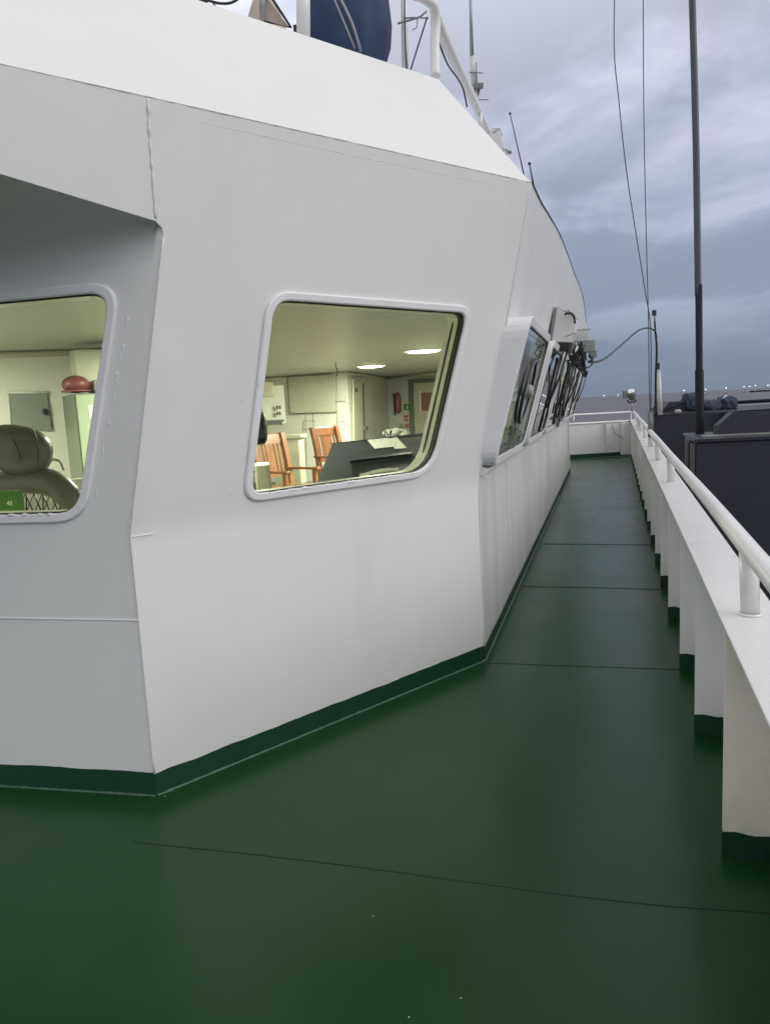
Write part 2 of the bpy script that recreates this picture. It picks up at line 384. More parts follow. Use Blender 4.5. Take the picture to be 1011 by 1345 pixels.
# far side and back walls, out of sight from the walkway
b = MB()
CE, CE2 = PCf(SEND, 0), PCf(SEND, 3.0)
DN = V((2.9, 18.6, 0)); BK = [V((-5.4, 18.6, 0)), PA(-4.6, 0)]
b.quad(CE, DN, DN + Z3 * KZ, CE + Z3 * KZ); b.quad(CE + Z3 * KZ, DN + Z3 * KZ, DN + Z3 * 2.9, CE2)
for p, q in ((DN, BK[0]), (BK[0], BK[1])):
    b.quad(p, q, q + Z3 * 2.9, p + Z3 * 2.9)
b.build('rear_wall', M['white'], house)
# roof edge slopes (turned-in top) and flat top
RZ = 3.43
tb = [PBf(-2.4, ztop(-2.4)), PBf(2.347, 2.797)]
inB = -.45; hip = V((.43, 4.50, RZ))
tl = hip - (tb[1] - tb[0]).normalized() * 4.6
b = MB(); b.quad(tb[0], tb[1], hip, tl)
b.build('roof_slope', M['white'], house)
ct = [PCf(-.014, 2.797), PCf(2.26, 2.956), PCf(7.88, 3.145), PCf(SEND + .1, 3.0)]
cti = [hip, hip + dC * 2.1, hip + dC * 7.6, hip + dC * 12.0]
b = MB()
for i in range(3): b.quad(ct[i], ct[i + 1], cti[i + 1], cti[i])
b.build('front_roof_slope', M['white'], house)
b = MB(); b.poly([tl, hip, cti[3], V((2.9, 18.6, RZ)), V((-5.4, 18.6, RZ)), V((-5.8, 2.2, RZ))])
b.quad(cti[3], ct[3], V((2.9, 18.6, 2.9)), V((2.9, 18.6, RZ))); b.quad(V((2.9, 18.6, 2.9)), V((-5.4, 18.6, 2.9)), V((-5.4, 18.6, RZ)), V((2.9, 18.6, RZ)))
b.quad(V((-5.4, 18.6, 2.9)), V((-5.8, 2.2, 2.9)), V((-5.8, 2.2, RZ)), V((-5.4, 18.6, RZ)))
b.quad(tb[0], tl, V((-5.8, 2.2, RZ)), V((-5.8, 2.2, 2.6)))
b.build('roof', M['white'], house)
# soffit under the overhanging wing
b = MB()
fb = [PBf(.125, 2.335, -.005), PBf(-.41, 2.413, -.005), PBf(-2.4, 2.60, -.005)]
sa = [PA(.215, 2.20, .0), PA(-.45, 2.17, 0), PA(-3.0, 2.17, 0)]
sc_ = [PA(.24, 2.335, 0), PA(-.45, 2.44, 0), PA(-3.0, 2.60, 0)]
def curve_(i_): return [fb[i_] * (1 - t) ** 2 + sc_[i_] * 2 * t * (1 - t) + sa[i_] * t * t for t in [k / 8 for k in range(9)]]
cols = [curve_(0), [(p + q) / 2 for p, q in zip(curve_(0), curve_(1))], curve_(1), curve_(2)]
b.loft(cols, close=False, smooth=True)
b.quad(fb[2], V((-5.8, 2.2, 2.6)), PA(-4.6, 2.6), sa[2])
bmesh.ops.remove_doubles(b.bm, verts=b.bm.verts, dist=1e-5)
b.build('soffit', M['white'], house)

# painted green foot with a hand-cut wavy top edge
def kick(f, a0, a1, h, name='kick_strip', off=.003, parent=house, amp=.004, fr=7):
    b = MB(); n = max(6, int((a1 - a0) / .02)); pr = None
    for i in range(n + 1):
        a = a0 + (a1 - a0) * i / n
        z = h + amp * noise.noise(V((a * fr, h * 9, a0))) * 1.6 + .002 * noise.noise(V((a * 60, 3, 0)))
        p = (f(a, 0.0005, off), f(a, z, off))
        if pr: b.quad(pr[0], p[0], p[1], pr[1])
        pr = p
    return b.build(name, M['kick'], parent)
kick(PA, -4.6, .003, .107); kick(PBf, -.002, LEN_B + .002, .100); kick(PCf, -.002, SEND, .085, fr=2)
bead([PA(-4.6, .002, .006), PA(0, .002, .006)], .007, 'weld_bead', M['bead'], house)
bead([PBf(0, .002, .006), PBf(LEN_B, .002, .006)], .008, 'weld_bead', M['bead'], house)
bead([PCf(0, .002, .006), PCf(8, .002, .006)], .008, 'weld_bead', M['bead'], house, step=.03)
# weld line round the foot of the side wall, seam in the wing fascia, bead under the roof edge
bead([PA(-4.6, .785, .001), PA(-.6, .783, .001), PA(0, .779, .001)], .0035, 'weld_bead', M['weldwhite'], house, jit=.2)
bead([PBf(.125, 2.345, .001), PBf(.118, 2.45, .001), PBf(.105, 2.6, .001), PBf(.10, 2.735, .001)], .0050, 'weld_bead', M['weldwhite'], house, jit=.75)
bead([PBf(.10, ztop(.1) + .001, .0), PBf(2.347, 2.798, .0)], .0022, 'weld_bead', M['weldwhite'], house, jit=.9, step=.03)
bead([PBf(-2.4, ztop(-2.4) + .001, 0), PBf(.10, ztop(.1) + .001, .0)], .0022, 'weld_bead', M['weldwhite'], house, jit=.9, step=.03)
bead([PBf(.3, ztop(.3) - .045, .0), PBf(1.0, ztop(1) - .05, 0), PBf(2.0, ztop(2) - .05, .0)], .0009, 'weld_bead', M['weldwhite'], house, jit=.6, step=.03)
bead([PBf(0, KZ, .0), PBf(.10, KZ, .0)], .003, 'weld_bead', M['weldwhite'], house)
# corner edge rod where the raked panel meets the side wall
bead([PBf(0, .10, .0), PBf(0, KZ, 0), PBf(.155, 2.28, 0)], .004, 'corner_edge', M['weldwhite'], house, jit=.12, step=.05)
bead([PBf(LEN_B, .10, .0), PBf(LEN_B, KZ, 0), PBf(2.347, 2.795, 0)], .004, 'corner_edge', M['white'], house, jit=.15, step=.05)

# window frames: flange ring standing proud of the plate; the pane sits back in it
def window(f, quad, rad, wid, proud, glass, parent=house, back=0., gl=-.022, lip=.006):
    inn = rq(quad, rad, 6); outq = grow(quad, wid); rout = [r + wid for r in rad] if isinstance(rad, list) else rad + wid
    outp = rq(outq, rout, 6); mid = rq(grow(quad, wid - lip), [r - lip for r in rout] if isinstance(rout, list) else rout - lip, 6)
    inl = rq(grow(quad, .005), rad, 6)
    b = MB()
    F_ = lambda l, o: [f(x, z, o) for x, z in l]
    b.loft([F_(outp, -.002 - back), F_(outp, proud - .004), F_(mid, proud), F_(inl, proud), F_(inn, proud - .004), F_(inn, -.002 - back)])
    fr = b.build('window', M['white_trim'], parent, fix=True)
    g = MB(); g.poly(F_(inl, gl)); g.build('pane', glass, fr)
    g = MB(); ii = rq(grow(quad, -.005), rad, 6)
    g.loft([F_(inl, gl + .012), F_(ii, gl + .012), F_(ii, gl + .002)])
    g.build('gasket', M['gasket'], fr)
    return fr
wA = window(PA, winA, .10, .038, .014, M['glass'])
wB = window(PBf, winB, [.085, .07, .16, .07], .036, .016, M['glass'])
# rough weld run beside the side window and on the left of the corner window
bead([PA(.085 - .25 * k / 8 + .006 * math.sin(k * 2.2), 2.0 - .78 * k / 8, -.003) for k in range(9)], .0034, 'weld_bead', M['weldwhite'], house, jit=.95, step=.006)
bead([PBf(.55 - .08 * k / 6 + .004 * math.sin(k * 2.7), 1.95 - .70 * k / 6, -.003) for k in range(7)], .0028, 'weld_bead', M['weldwhite'], house, jit=.95, step=.006)
def sealant(f, a0, z0, a1, z1, par, o):
    k = 24; bead([f(a0 + (a1 - a0) * i / k, z0 + (z1 - z0) * i / k + .002 * math.sin(i * 2.9), o) for i in range(k + 1)], .0042, 'sealant', M['weldwhite'], par, jit=1.0, step=.006)
    b = MB()
    rr_ = random.Random(3)
    pts = [f(a0 + (a1 - a0) * i / 60, z0 + (z1 - z0) * i / 60 + .006 + .003 * rr_.uniform(-1, 1), o - .003) for i in range(61)]
    b.tube(pts, [max(.0004, .0028 * noise.noise(p * 30) + .0012) for p in pts], n=5); b.build('chipped_edge', M['gasket'], par)
sealant(PBf, .66, 1.236, 1.60, 1.236, wB, .012)
sealant(PA, -1.1, 1.232, -.34, 1.232, wA, .010)
fw = []
for i, (a, c) in enumerate(CW):
    q = [(a, 2.03), (c, 2.03), (c, 1.27), (a, 1.27)]
    w = window(PG, q, .07, .055, .012, M['glassdark'], back=.10 + .03, gl=-.004)
    fw.append(w)
# ledge under the front windows
b = MB()
b.loft([[PCf(s_, 1.165, -.01), PCf(s_, 1.165, .03), PCf(s_, 1.18, .045), PCf(s_, 1.20, .045), PCf(s_, 1.215, -.01)] for s_ in (.02, SEND)], capa=True, capb=True)
b.build('ledge', M['white_trim'], house)
# inside lining of the window corner post
b = MB(); b.tube([PBf(1.745, 1.26, -.082), PBf(1.912, 2.07, -.082)], .006, n=8); b.build('lining_joint', M['gasket'], house)
b = MB(); q0 = PBf(1.80, 1.2, -.135); 
b.prism([PBf(1.79, 1.15, -.123), PBf(1.85, 1.15, -.123), PBf(2.02, 2.25, -.123), PBf(1.965, 2.25, -.123)], -nB * .03); b.build('lining_strip', M['cream'], house)

# interior shell
CZ, FZ = 2.30, .25
P1, P2, P3, P4 = V((-2.9, 14.9, 0)), V((-.58, 14.0, 0)), V((.21, 17.5, 0)), V((1.36, 16.2, 0))
P5 = V((3.9, 15.4, 0)); P0 = V((-2.45, 7.3, 0)); PM = V((-5.3, 6.6, 0))
def wallseg(p, q, m=M['cream'], name='inner_wall'):
    b = MB(); n = V((q.y - p.y, p.x - q.x, 0)).normalized()
    b.prism([p + Z3 * FZ, q + Z3 * FZ, q + Z3 * CZ, p + Z3 * CZ], -n * .04); return b.build(name, m, house)
for p, q in ((PM, P0), (P0, P1), (P1, P2), (P2, P3), (P3, P4), (P4, P5)): wallseg(p, q)
cpoly = [PA(-4.4, 0, -.06), PA(.12, 0, -.06), PBf(.12, CZ, -.08), PBf(2.28, CZ, -.08), PCf(.05, CZ, -.06), PCf(11.9, CZ, -.06), P5 + V((0, .3, 0)), P3 + V((0, .5, 0)), V((-5.3, 17.6, 0))]
b = MB(); b.prism([V((p.x, p.y, CZ)) for p in cpoly], (0, 0, .03)); b.build('ceiling', M['ceil'], house)
fpoly = [PA(-4.4, 0, -.13), PA(-.05, 0, -.13), PBf(.1, 0, -.13), PBf(2.1, 0, -.13), PCf(.05, 0, -.13), PCf(11.9, 0, -.13), P5 + V((0, .3, 0)), P3 + V((0, .5, 0)), V((-5.3, 17.6, 0))]
b = MB(); b.prism([V((p.x, p.y, FZ)) for p in fpoly], (0, 0, -.03)); b.build('floor', M['lino'], house)
# cornice moulding
for p, q in ((P1, P2), (P2, P3), (P3, P4), (P4, P5), (PM, P0)):
    n = V((q.y - p.y, p.x - q.x, 0)).normalized()
    b = MB(); b.tube([p + Z3 * (CZ - .03) + n * .01, q + Z3 * (CZ - .03) + n * .01], .03, n=6); b.build('cornice', M['beige'], house)

def wn(p, q): return V((q.y - p.y, p.x - q.x, 0)).normalized()
def wbox(name, quad, p, q, off, th, m, parent=None, label=None, cat=None, group=None, bevel=0.):
    """flat thing fixed to an inner wall, its outline read on the wall's own plane"""
    n = wn(p, q)
    pts = [onpl(x, y, p + n * off, n) for x, y in quad]
    b = MB(); b.prism(pts, n * th); o = b.build(name, m, parent, bevel=bevel)
    if label: tag(o, label, cat, group)
    return o
WB, WD, WE, WL = (P1, P2), (P2, P3), (P3, P4), (PM, P0)

# ------------------------------------------------------------------ interior things
def grooves(lines, p, q, name='panel_joint'):
    n = wn(p, q)
    for (x0, y0, x1, y1) in lines:
        a, c = onpl(x0, y0, p + n * .003, n), onpl(x1, y1, p + n * .003, n)
        b = MB(); b.tube([a, c], .005, n=5); b.build(name, M['groove'], house)
grooves([(401, 545, 402, 620), (411, 543, 412, 566), (398, 553, 414, 553), (398, 564, 412, 564), (398, 554, 398, 620), (441, 492, 444, 620), (441, 528, 456, 527), (444, 553, 457, 553)], *WB)
nb = wbox('notice_board', [(377, 495), (437.5, 491.5), (442, 541), (381, 543.5)], *WB, .01, .03, M['board'], label='large pale rectangular notice board on the far cream wall above the chairs', cat='notice board')
for (x0, y0, x1, y1) in ((377, 495, 438, 491.5), (377, 495, 381, 543.5), (381, 543.5, 442, 541)):
    n = wn(*WB); b = MB(); b.tube([onpl(x0, y0, P1 + n * .045, n), onpl(x1, y1, P1 + n * .045, n)], .008, n=5); b.build('board_edge', M['groove'], nb)
wbox('wall_chart', [(443, 492), (455, 491), (456, 526), (444.5, 527)], *WB, .005, .01, M['paper'], label='narrow pale printed sheet on the wall right of the notice board', cat='chart')
# door in the receding wall
dr = wbox('inner_door', [(462.5, 502.5), (480, 503), (482, 640), (464, 640)], *WD, .015, .03, M['beige'], label='narrow cream door with dark gap and lever handle in the far wall', cat='door')
wbox('door_gap', [(475.5, 503.5), (477.5, 503.5), (480, 640), (477.5, 640)], *WD, .046, .01, M['groove'], dr)
wbox('frame', [(461, 498), (481.5, 499), (481, 503.5), (461.5, 502)], *WD, .016, .05, M['board'], dr)
wbox('sign_plate', [(465, 509.5), (469, 509.5), (469.5, 515), (465.5, 515)], *WD, .046, .01, M['ggreen'], dr)
wbox('handle', [(477, 560), (481, 560), (481, 564.5), (477, 564.5)], *WD, .05, .04, M['steel2'], dr)
# framed door on the right
d2 = wbox('framed_door', [(544, 503), (585, 501), (585, 640), (548, 640)], *WE, .01, .03, M['beige'], label='pale grey door with dark grey frame and dull red window blind', cat='door')
wbox('frame', [(538, 498.5), (586, 496), (586, 501.5), (543, 503.5), (548, 600), (548, 640), (543, 640)], *WE, .012, .06, M['ggreen'], d2)
wbox('blind', [(553, 516), (585, 515), (585, 539), (553.5, 539.5)], *WE, .045, .01, M['pinkish'], d2)
wbox('window_edge', [(551, 513), (553, 513), (553.5, 541), (551.6, 541)], *WE, .045, .015, M['signwhite'], d2)
jk = MB(); n = wn(*WE)
c = onpl(522.5, 529, P3 + n * .06, n)
jk.loft([[c + V((math.cos(k) * .075 * w_, math.sin(k) * .05 * w_, z)) for k in [i * math.pi / 6 for i in range(12)]] for z, w_ in ((.24, .3), (.20, .7), (.08, .95), (-.08, 1.), (-.2, .9), (-.24, .5))], smooth=True, capa=True, capb=True)
ext = jk.build('hanging_coat', M['red'], None); tag(ext, 'dull red coat hanging on the wall left of the small safety signs', 'coat')
b = MB(); b.tube([c + V((-.085, -.02, .22)), c + V((-.085, -.02, -.28))], .02, n=8); b.build('dark_lining', M['black'], ext)
def sign(quad, m, label, deco):
    o = wbox('safety_sign', quad, *WE, .01, .015, m, label=label, cat='sign')
    n = wn(*WE)
    for dq in deco: wbox('pictogram', dq, *WE, .0255, .004, M['signwhite'], o)
    return o
sign([(531, 530.5), (538, 530.5), (538, 538.5), (531, 538.5)], M['greensign'], 'small green safety sign with a white running figure, topmost of the wall signs', [[(533.7, 532), (535.2, 532), (535.2, 533.3), (533.7, 533.3)], [(534, 533.8), (536, 533.8), (535.4, 537), (533.4, 537)]])
sign([(531, 545.5), (538.8, 545.5), (538.8, 553), (531, 553)], M['redsign'], 'square red fire sign with white flame symbol below the green sign', [[(532, 547), (533.6, 549), (533.4, 551.8), (532, 551.8)], [(535, 546.5), (537.5, 547.5), (537.3, 549.5), (536, 549), (537.6, 552), (535.8, 552)]])
sign([(533, 556.5), (538.5, 556.5), (538.5, 561.5), (533, 561.5)], M['redsign'], 'smallest dark red sign at the bottom beside the framed door', [[(535, 558), (536.6, 558), (536.6, 560), (535, 560)]])
o = wbox('switch_plate', [(524.8, 556.5), (530.8, 556.5), (530.8, 562.3), (524.8, 562.3)], *WE, .01, .02, M['lgreen'], label='small grey green switch plate left of the dark red sign', cat='switch')
# ceiling lamps
def ceiling_lamp(p, label, watt=55, r=.23):
    t = empty('ceiling_lamp', V((p.x, p.y, CZ)), label, 'ceiling lamp', 'round lamps under the wheelhouse ceiling')
    ring = lambda rr, z: [V((p.x + math.cos(a) * rr, p.y + math.sin(a) * rr, CZ + z)) for a in [i * math.pi / 16 for i in range(32)]]
    b = MB(); b.loft([ring(r + .02, -.001), ring(r + .02, -.02), ring(r, -.022), ring(r - .005, -.002)]); b.build('rim', M['signwhite'], t)
    b = MB(); b.loft([ring(r - .006, -.012), ring(r * .8, -.035), ring(r * .3, -.045)], smooth=True, capb=True); b.build('diffuser', M['lamp'], t)
    l = bpy.data.objects.new('lamp_light', bpy.data.lights.new('lamp_light', 'AREA')); COL.objects.link(l)
    l.data.shape = 'DISK'; l.data.size = r * 1.8; l.data.energy = watt; l.data.color = (1, .98, .88); l.parent = t; l.location = (0, 0, -.055)
    return t
ceiling_lamp(at(555, 457, 9.55), 'round lit ceiling lamp nearer the right edge of the corner window', 240)
ceiling_lamp(at(487, 478, 12.4), 'round lit ceiling lamp further back near the middle of the corner window', 240)
ceiling_lamp(V((-1.28, 6.0, 0)), 'added unseen fill lamp under the ceiling between the side window and the corner window', 120)  # extra hidden lamp, added to brighten the seat, chairs and console
ceiling_lamp(V((-3.9, 5.2, 0)), 'added out-of-view fill lamp under the ceiling above the far left of the side window', 110)  # added lamp outside the view, fills the room behind the side window
b = MB(); hk = at(440, 463, 11.2); b.tube([V((hk.x, hk.y, CZ)), V((hk.x, hk.y, CZ - .07)), V((hk.x + .02, hk.y, CZ - .12)), V((hk.x, hk.y, CZ - .2))], .007, n=6, sub=4)
tag(b.build('ceiling_hook', M['black'], None), 'thin dark curly cord hanging from the ceiling above the notice board', 'cord')
# wooden chairs
def make_chair(loc, rz, wm, label):
    t = empty('armchair', loc, label, 'chair', 'slatted wooden armchairs inside the wheelhouse', local=True); t.rotation_euler = (0, 0, rz)
    def P_(n, *bx, bev=.006):
        b = MB()
        for c, s in bx: b.box(c, s)
        return b.build(n, wm, t, bevel=bev)
    for sx, nm in ((-1, 'leg'), (1, 'leg')):
        b = MB(); b.prism([(sx * .26 - .025, -.24, 0), (sx * .26 + .025, -.24, 0), (sx * .26 + .025, -.19, 0), (sx * .26 - .025, -.19, 0)], (0, 0, .62)); b.build('leg', wm, t, bevel=.006)
        b = MB()
        b.loft([[(sx * .26 - .036, y - .03, z), (sx * .26 + .036, y - .03, z), (sx * .26 + .036, y + .03, z), (sx * .26 - .036, y + .03, z)] for y, z in ((.26, 0), (.22, .42), (.26, .75), (.34, 1.10))], capa=True, capb=True); b.build('back_post', wm, t)
        P_('armrest', ((sx * .27, .01, .64), (.075, .58, .03)))
    P_('seat', ((0, 0, .43), (.54, .50, .035)))
    P_('apron', ((0, -.22, .38), (.5, .022, .08)), ((0, .22, .38), (.5, .022, .08)), ((-.26, 0, .38), (.022, .42, .07)), ((.26, 0, .38), (.022, .42, .07)), ((-.26, 0, .16), (.022, .42, .03)), ((.26, 0, .16), (.022, .42, .03)))
    b = MB(); b.prism([(-.24, .305, .96), (.24, .305, .96), (.24, .335, 1.09), (-.24, .335, 1.09)], (0, .028, 0)); b.build('top_rail', wm, t, bevel=.006)
    b = MB(); b.prism([(-.24, .235, .55), (.24, .235, .55), (.24, .245, .61), (-.24, .245, .61)], (0, .026, 0)); b.build('lower_rail', wm, t)
    for k, x in enumerate((-.17, -.10, 0, .10, .17)):
        w_ = .055 if x == 0 else .026
        w_ = .13 if x == 0 else .036
        b = MB(); b.prism([(x - w_ / 2, .245, .60), (x + w_ / 2, .245, .60), (x + w_ / 2, .31, .965), (x - w_ / 2, .31, .965)], (0, .016, 0)); b.build('slat', wm, t)
    return t
# chair faces right and slightly towards the window; local front is -y
def face(deg): return R(deg + 90)
c1 = at(377, 600, 9.2); make_chair(V((c1.x, c1.y, FZ)), face(-38), M['wood'], 'honey brown slatted wooden armchair, nearer of the two, left side of the corner window')
c2 = at(447, 590, 11.6); make_chair(V((c2.x, c2.y, FZ)), face(-42), M['wood2'], 'darker brown slatted wooden armchair further back, partly behind the dark console')
# console
con = empty('console_desk', V((.3, 6.3, FZ)), 'long dark grey bridge console with black recessed screens and papers on its edge', 'console')
fa, fb_, fd = at(436, 582, 6.3), at(600, 565, 7.0), at(407, 652, 5.1)
fc = onpl(585, 645, fa, (fb_ - fa).cross(fd - fa).normalized())
b = MB(); bk = V((.35, 1.0, -.02))
g0, g1 = V((fd.x, fd.y, FZ)), V((fc.x, fc.y, FZ))
b.quad(fd, fc, fb_, fa); b.quad(fa, fb_, fb_ + bk * .55, fa + bk * .55); b.quad(g0, g1, fc, fd)
ba, bb = fa + bk * .55, fb_ + bk * .55
b.quad(ba, bb, V((bb.x, bb.y, FZ)), V((ba.x, ba.y, FZ)))
b.poly([g0, fd, fa, ba, V((ba.x, ba.y, FZ))]); b.poly([g1, fc, fb_, bb, V((bb.x, bb.y, FZ))])
b.build('cabinet', M['console'], con, bevel=.012)
ncon = (fb_ - fa).cross(fd - fa).normalized(); ncon = ncon if ncon.y < 0 else -ncon
def cpan(name, quad, m, o0=.002, th=.008, parent=con):
    pts = [onpl(x, y, fa + ncon * o0, ncon) for x, y in quad]; b = MB(); b.prism(pts, ncon * th); return b.build(name, m, parent)
cpan('screen', [(462, 608), (537, 599), (537, 632), (462, 640)], M['screen'])
cpan('screen', [(546, 598), (585, 593), (585, 630), (546, 634)], M['screen'])
cpan('bezel', [(459, 606), (541, 596), (541, 598.5), (459, 608.5)], M['steel'], .002, .02)
for i in range(4): cpan('knob', [(473 + i * 3, 623), (475 + i * 3, 622.8), (475 + i * 3, 627), (473 + i * 3, 627.3)], M['signwhite'], .011, .006)
o = cpan('paper_sheet', [(482.5, 578), (509, 575.5), (516, 587), (492, 589.5)], M['paper'], .004, .003, None); tag(o, 'creased printed paper sheet on the upper edge of the dark console, left one', 'paper')
o = cpan('paper_sheet', [(508.5, 576.5), (521, 574.8), (534, 588.5), (519, 590)], M['paper'], .011, .003, None); tag(o, 'pale printed sheet lying right of the other paper on the console edge', 'paper')
b = MB(); p = at(517, 569, 7.3); b.blob(p, (.10, .06, .045), seg=12, amp=.6, fr=3, seed=3); b.blob(p + V((.1, 0, -.015)), (.06, .05, .03), seg=10, amp=.6, fr=3, seed=9)
tag(b.build('plastic_bag', M['paperw'], None), 'crumpled white plastic bag on top of the dark console', 'bag')
b = MB(); b.tube([at(505, 577, 7.1), at(506, 566, 7.1), at(510, 572, 7.1), at(514, 565, 7.1), at(512, 576, 7.1)], .006, n=5, sub=4); tag(b.build('desk_cable', M['cable'], None), 'thin black looped cable beside the crumpled bag on the console', 'cable')
# cupboards at the left of the corner window
b = MB(); p = at(356, 532, 11.0); b.box(p, (.34, .3, .56), R(20)); cb = b.build('wall_cupboard', M['paperw'], None, bevel=.01); tag(cb, 'white wall cupboard with dark vents at the left edge of the corner window', 'cupboard')
b = MB()
for i in (0, 1):
    for j in (0, 1): b.box(at(364.5 + i * 3.2, 535 + j * 8, 10.82), (.018, .03, .05), R(20))
b.build('vent', M['black'], cb)
b = MB(); b.box(at(350, 512, 10.4), (.16, .16, .2), R(20)); tag(b.build('speaker_box', M['beige'], None, bevel=.01), 'small cream box high on the wall above the white cupboard', 'box')
b = MB(); b.box(at(356, 553, 10.9), (.36, .25, .03), R(15)); b.box(at(356, 556, 10.9), (.30, .2, .06), R(15)); tag(b.build('shelf', M['steel2'], None), 'dark shelf of small equipment under the white cupboard', 'shelf')
b = MB(); b.blob(at(341, 562, 6.0), (.06, .08, .14), seg=10, power=.7); tag(b.build('dark_monitor', M['black'], None), 'rounded black monitor back at the left edge of the corner window', 'monitor')
b = MB(); b.box(at(346, 632, 6.2), (.12, .3, .30), R(10)); tag(b.build('drawer_box', M['beige'], None, bevel=.01), 'cream cabinet end standing left of the honey brown armchair', 'cabinet')
b = MB(); p = at(378, 573, 13.2); b.box((p.x, p.y, p.z), (.62, .3, .06), R(-15)); b.box((p.x, p.y, p.z - .45), (.5, .26, .8), R(-15)); tag(b.build('chart_desk', M['beige'], None, bevel=.01), 'low cream desk behind the nearer wooden armchair', 'desk')

# ---- seen through the side window
pn = wbox('cover_plate', [(12, 517), (62, 517), (69, 566), (16, 563)], *WL, .012, .02, M['gboard'], label='grey rectangular wall cover plate with dark round knob behind the seat', cat='wall plate')
for seg_ in (((11, 515.5), (63, 515.5)), ((11, 515.5), (15, 563))):
    n = wn(*WL); b = MB(); b.tube([onpl(*seg_[0], PM + n * .03, n), onpl(*seg_[1], PM + n * .03, n)], .012, n=6); b.build('edge_trim', M['paperw'], pn)
n = wn(*WL); b = MB(); b.blob(onpl(59.5, 541, PM + n * .05, n), (.025, .02, .03), seg=8); b.build('knob', M['black'], pn)
# locker
lk = empty('locker', at(100, 640, 6.3), 'tall green grey steel locker with stickers seen through the side window', 'locker')
c0 = at(98, 517, 6.3); yaw = R(32); ax = V((math.cos(yaw), math.sin(yaw), 0)); ay = V((-math.sin(yaw), math.cos(yaw), 0))
def lbox(name, x, y, z, sx, sy, sz, m, parent=lk, bev=.0):
    b = MB(); b.box(c0 + ax * (x + sx / 2) + ay * (y + sy / 2) + Z3 * (z - sz / 2), (sx, sy, sz), ax=(ax, ay, Z3)); return b.build(name, m, parent, bevel=bev)
lbox('body', 0, .02, 0, .62, .60, 1.58, M['ggreen'], bev=.008)
lbox('door', .01, .0, -.01, .60, .018, 1.55, M['lgreen'], bev=.004)
lbox('sticker', .10, -.004, -.10, .085, .004, .12, M['paperw']); lbox('sticker', .24, -.004, -.15, .09, .004, .04, M['black']); lbox('sticker', .12, -.004, -.30, .07, .004, .07, M['ggreen']); lbox('label', .32, -.004, -.86, .1, .004, .02, M['signwhite']); lbox('label', .32, -.004, -.90, .1, .004, .02, M['signwhite'])
b = MB(); hc = c0 + ax * .05 + ay * .18 + Z3 * .085
b.blob(hc, (.115, .105, .075), seg=14); b.tube([hc + V((0, 0, -.05)), hc + V((0, 0, -.065))], [.118, .122], n=20); tag(b.build('hard_hat', M['red'], None), 'shiny dark red hard hat resting on top of the steel locker', 'helmet')
b = MB(); b.box(c0 + ax * .33 + ay * .25 + Z3 * .06, (.3, .3, .12), ax=(ax, ay, Z3)); tag(b.build('folded_jacket', M['tan'], None, bevel=.03), 'tan folded cloth on the locker beside the red hard hat', 'cloth')
b = MB(); q = at(99, 459, 6.5); b.box(q + ax * .3 + ay * .12 + Z3 * -.17, (.62, .25, .34), ax=(ax, ay, Z3)); o = b.build('overhead_cabinet', M['board'], None, bevel=.006); tag(o, 'pale overhead cabinet under the ceiling above the red hard hat', 'cabinet')
b = MB(); b.box(q + ax * .36 + ay * -.01 + Z3 * -.2, (.06, .02, .3), ax=(ax, ay, Z3)); b.build('bright_strip', M['signwhite'], o)
# helmsman's seat
st = empty('helm_seat', V((-2.0, 4.2, FZ)), 'dark leather helm seat with padded headrest behind the side window', 'seat')
p = at(24, 591, 4.1)
til = Matrix.Rotation(R(14), 3, 'Y')
b = MB(); b.blob(p, (.185, .10, .135), seg=22, power=.82, tilt=til); b.build('headrest', M['leather'], st)
for x0, x1 in (((8, 560), (30, 618)), ((43, 560), (50, 612))):
    b = MB(); pts = []
    for k in range(9):
        t = k / 8; px_ = x0[0] + (x1[0] - x0[0]) * t + 4 * math.sin(t * 3.1); py_ = x0[1] + (x1[1] - x0[1]) * t
        pts.append(at(px_, py_, 4.1 - .112 * math.sin(.25 + t * 2.5)))
    b.tube(pts, .0025, n=5); b.build('stitching', M['black'], st)
b = MB(); b.tube([at(-60, 660, 4.15), at(-30, 640, 4.15), at(20, 634, 4.12), at(58, 632, 4.1), at(84, 645, 4.08), at(100, 672, 4.06), at(108, 720, 4.05)], [.05, .065, .07, .075, .072, .062, .05], n=16, sub=5); b.build('shoulder_pad', M['leather'], st)
b = MB(); b.blob(at(0, 760, 4.15), (.26, .07, .30), seg=14, power=.6); b.build('backrest', M['leather'], st)
b = MB(); b.box((at(20, 700, 4.0).x, 4.0, .72), (.5, .5, .12)); b.build('seat', M['leather'], st, bevel=.04)
b = MB(); b.tube([(at(20, 700, 4.0).x, 4.0, .66), (at(20, 700, 4.0).x, 4.0, FZ)], .06); b.build('pedestal', M['steel2'], st)
b = MB(); b.tube([at(62, 604, 4.25), at(78, 605, 4.25), at(84, 618, 4.25)], .008, n=6, sub=3); b.build('lever', M['beige'], st)
# diamond mesh basket
lt = MB()
for k in range(-5, 9):
    x0 = 30 + k * 11
    lt.tube([at(x0, 640, 4.5), at(x0 + 22, 690, 4.5)], .0045, n=5); 
    if k % 2 == 0: lt.tube([at(x0 + 5, 640, 4.52), at(x0 + 5, 690, 4.52)], .004, n=5)
    lt.tube([at(x0 + 18, 640, 4.48), at(x0 - 2, 690, 4.48)], .003, n=5)
o = lt.build('wire_basket', M['black'], None); tag(o, 'black diamond wire lattice under the curve of the helm seat', 'basket')
b = MB(); b.box(at(65, 672, 4.75), (.5, .05, .4), R(15)); tag(b.build('paper_stack', M['paperw'], None), 'white papers standing behind the diamond wire lattice', 'papers')
b = MB(); b.box(at(8, 662, 3.55), (.17, .05, .13), R(-14)); gb = b.build('green_box', M['green'], None, bevel=.003); tag(gb, 'green card box with white number at the lower left window corner', 'box')
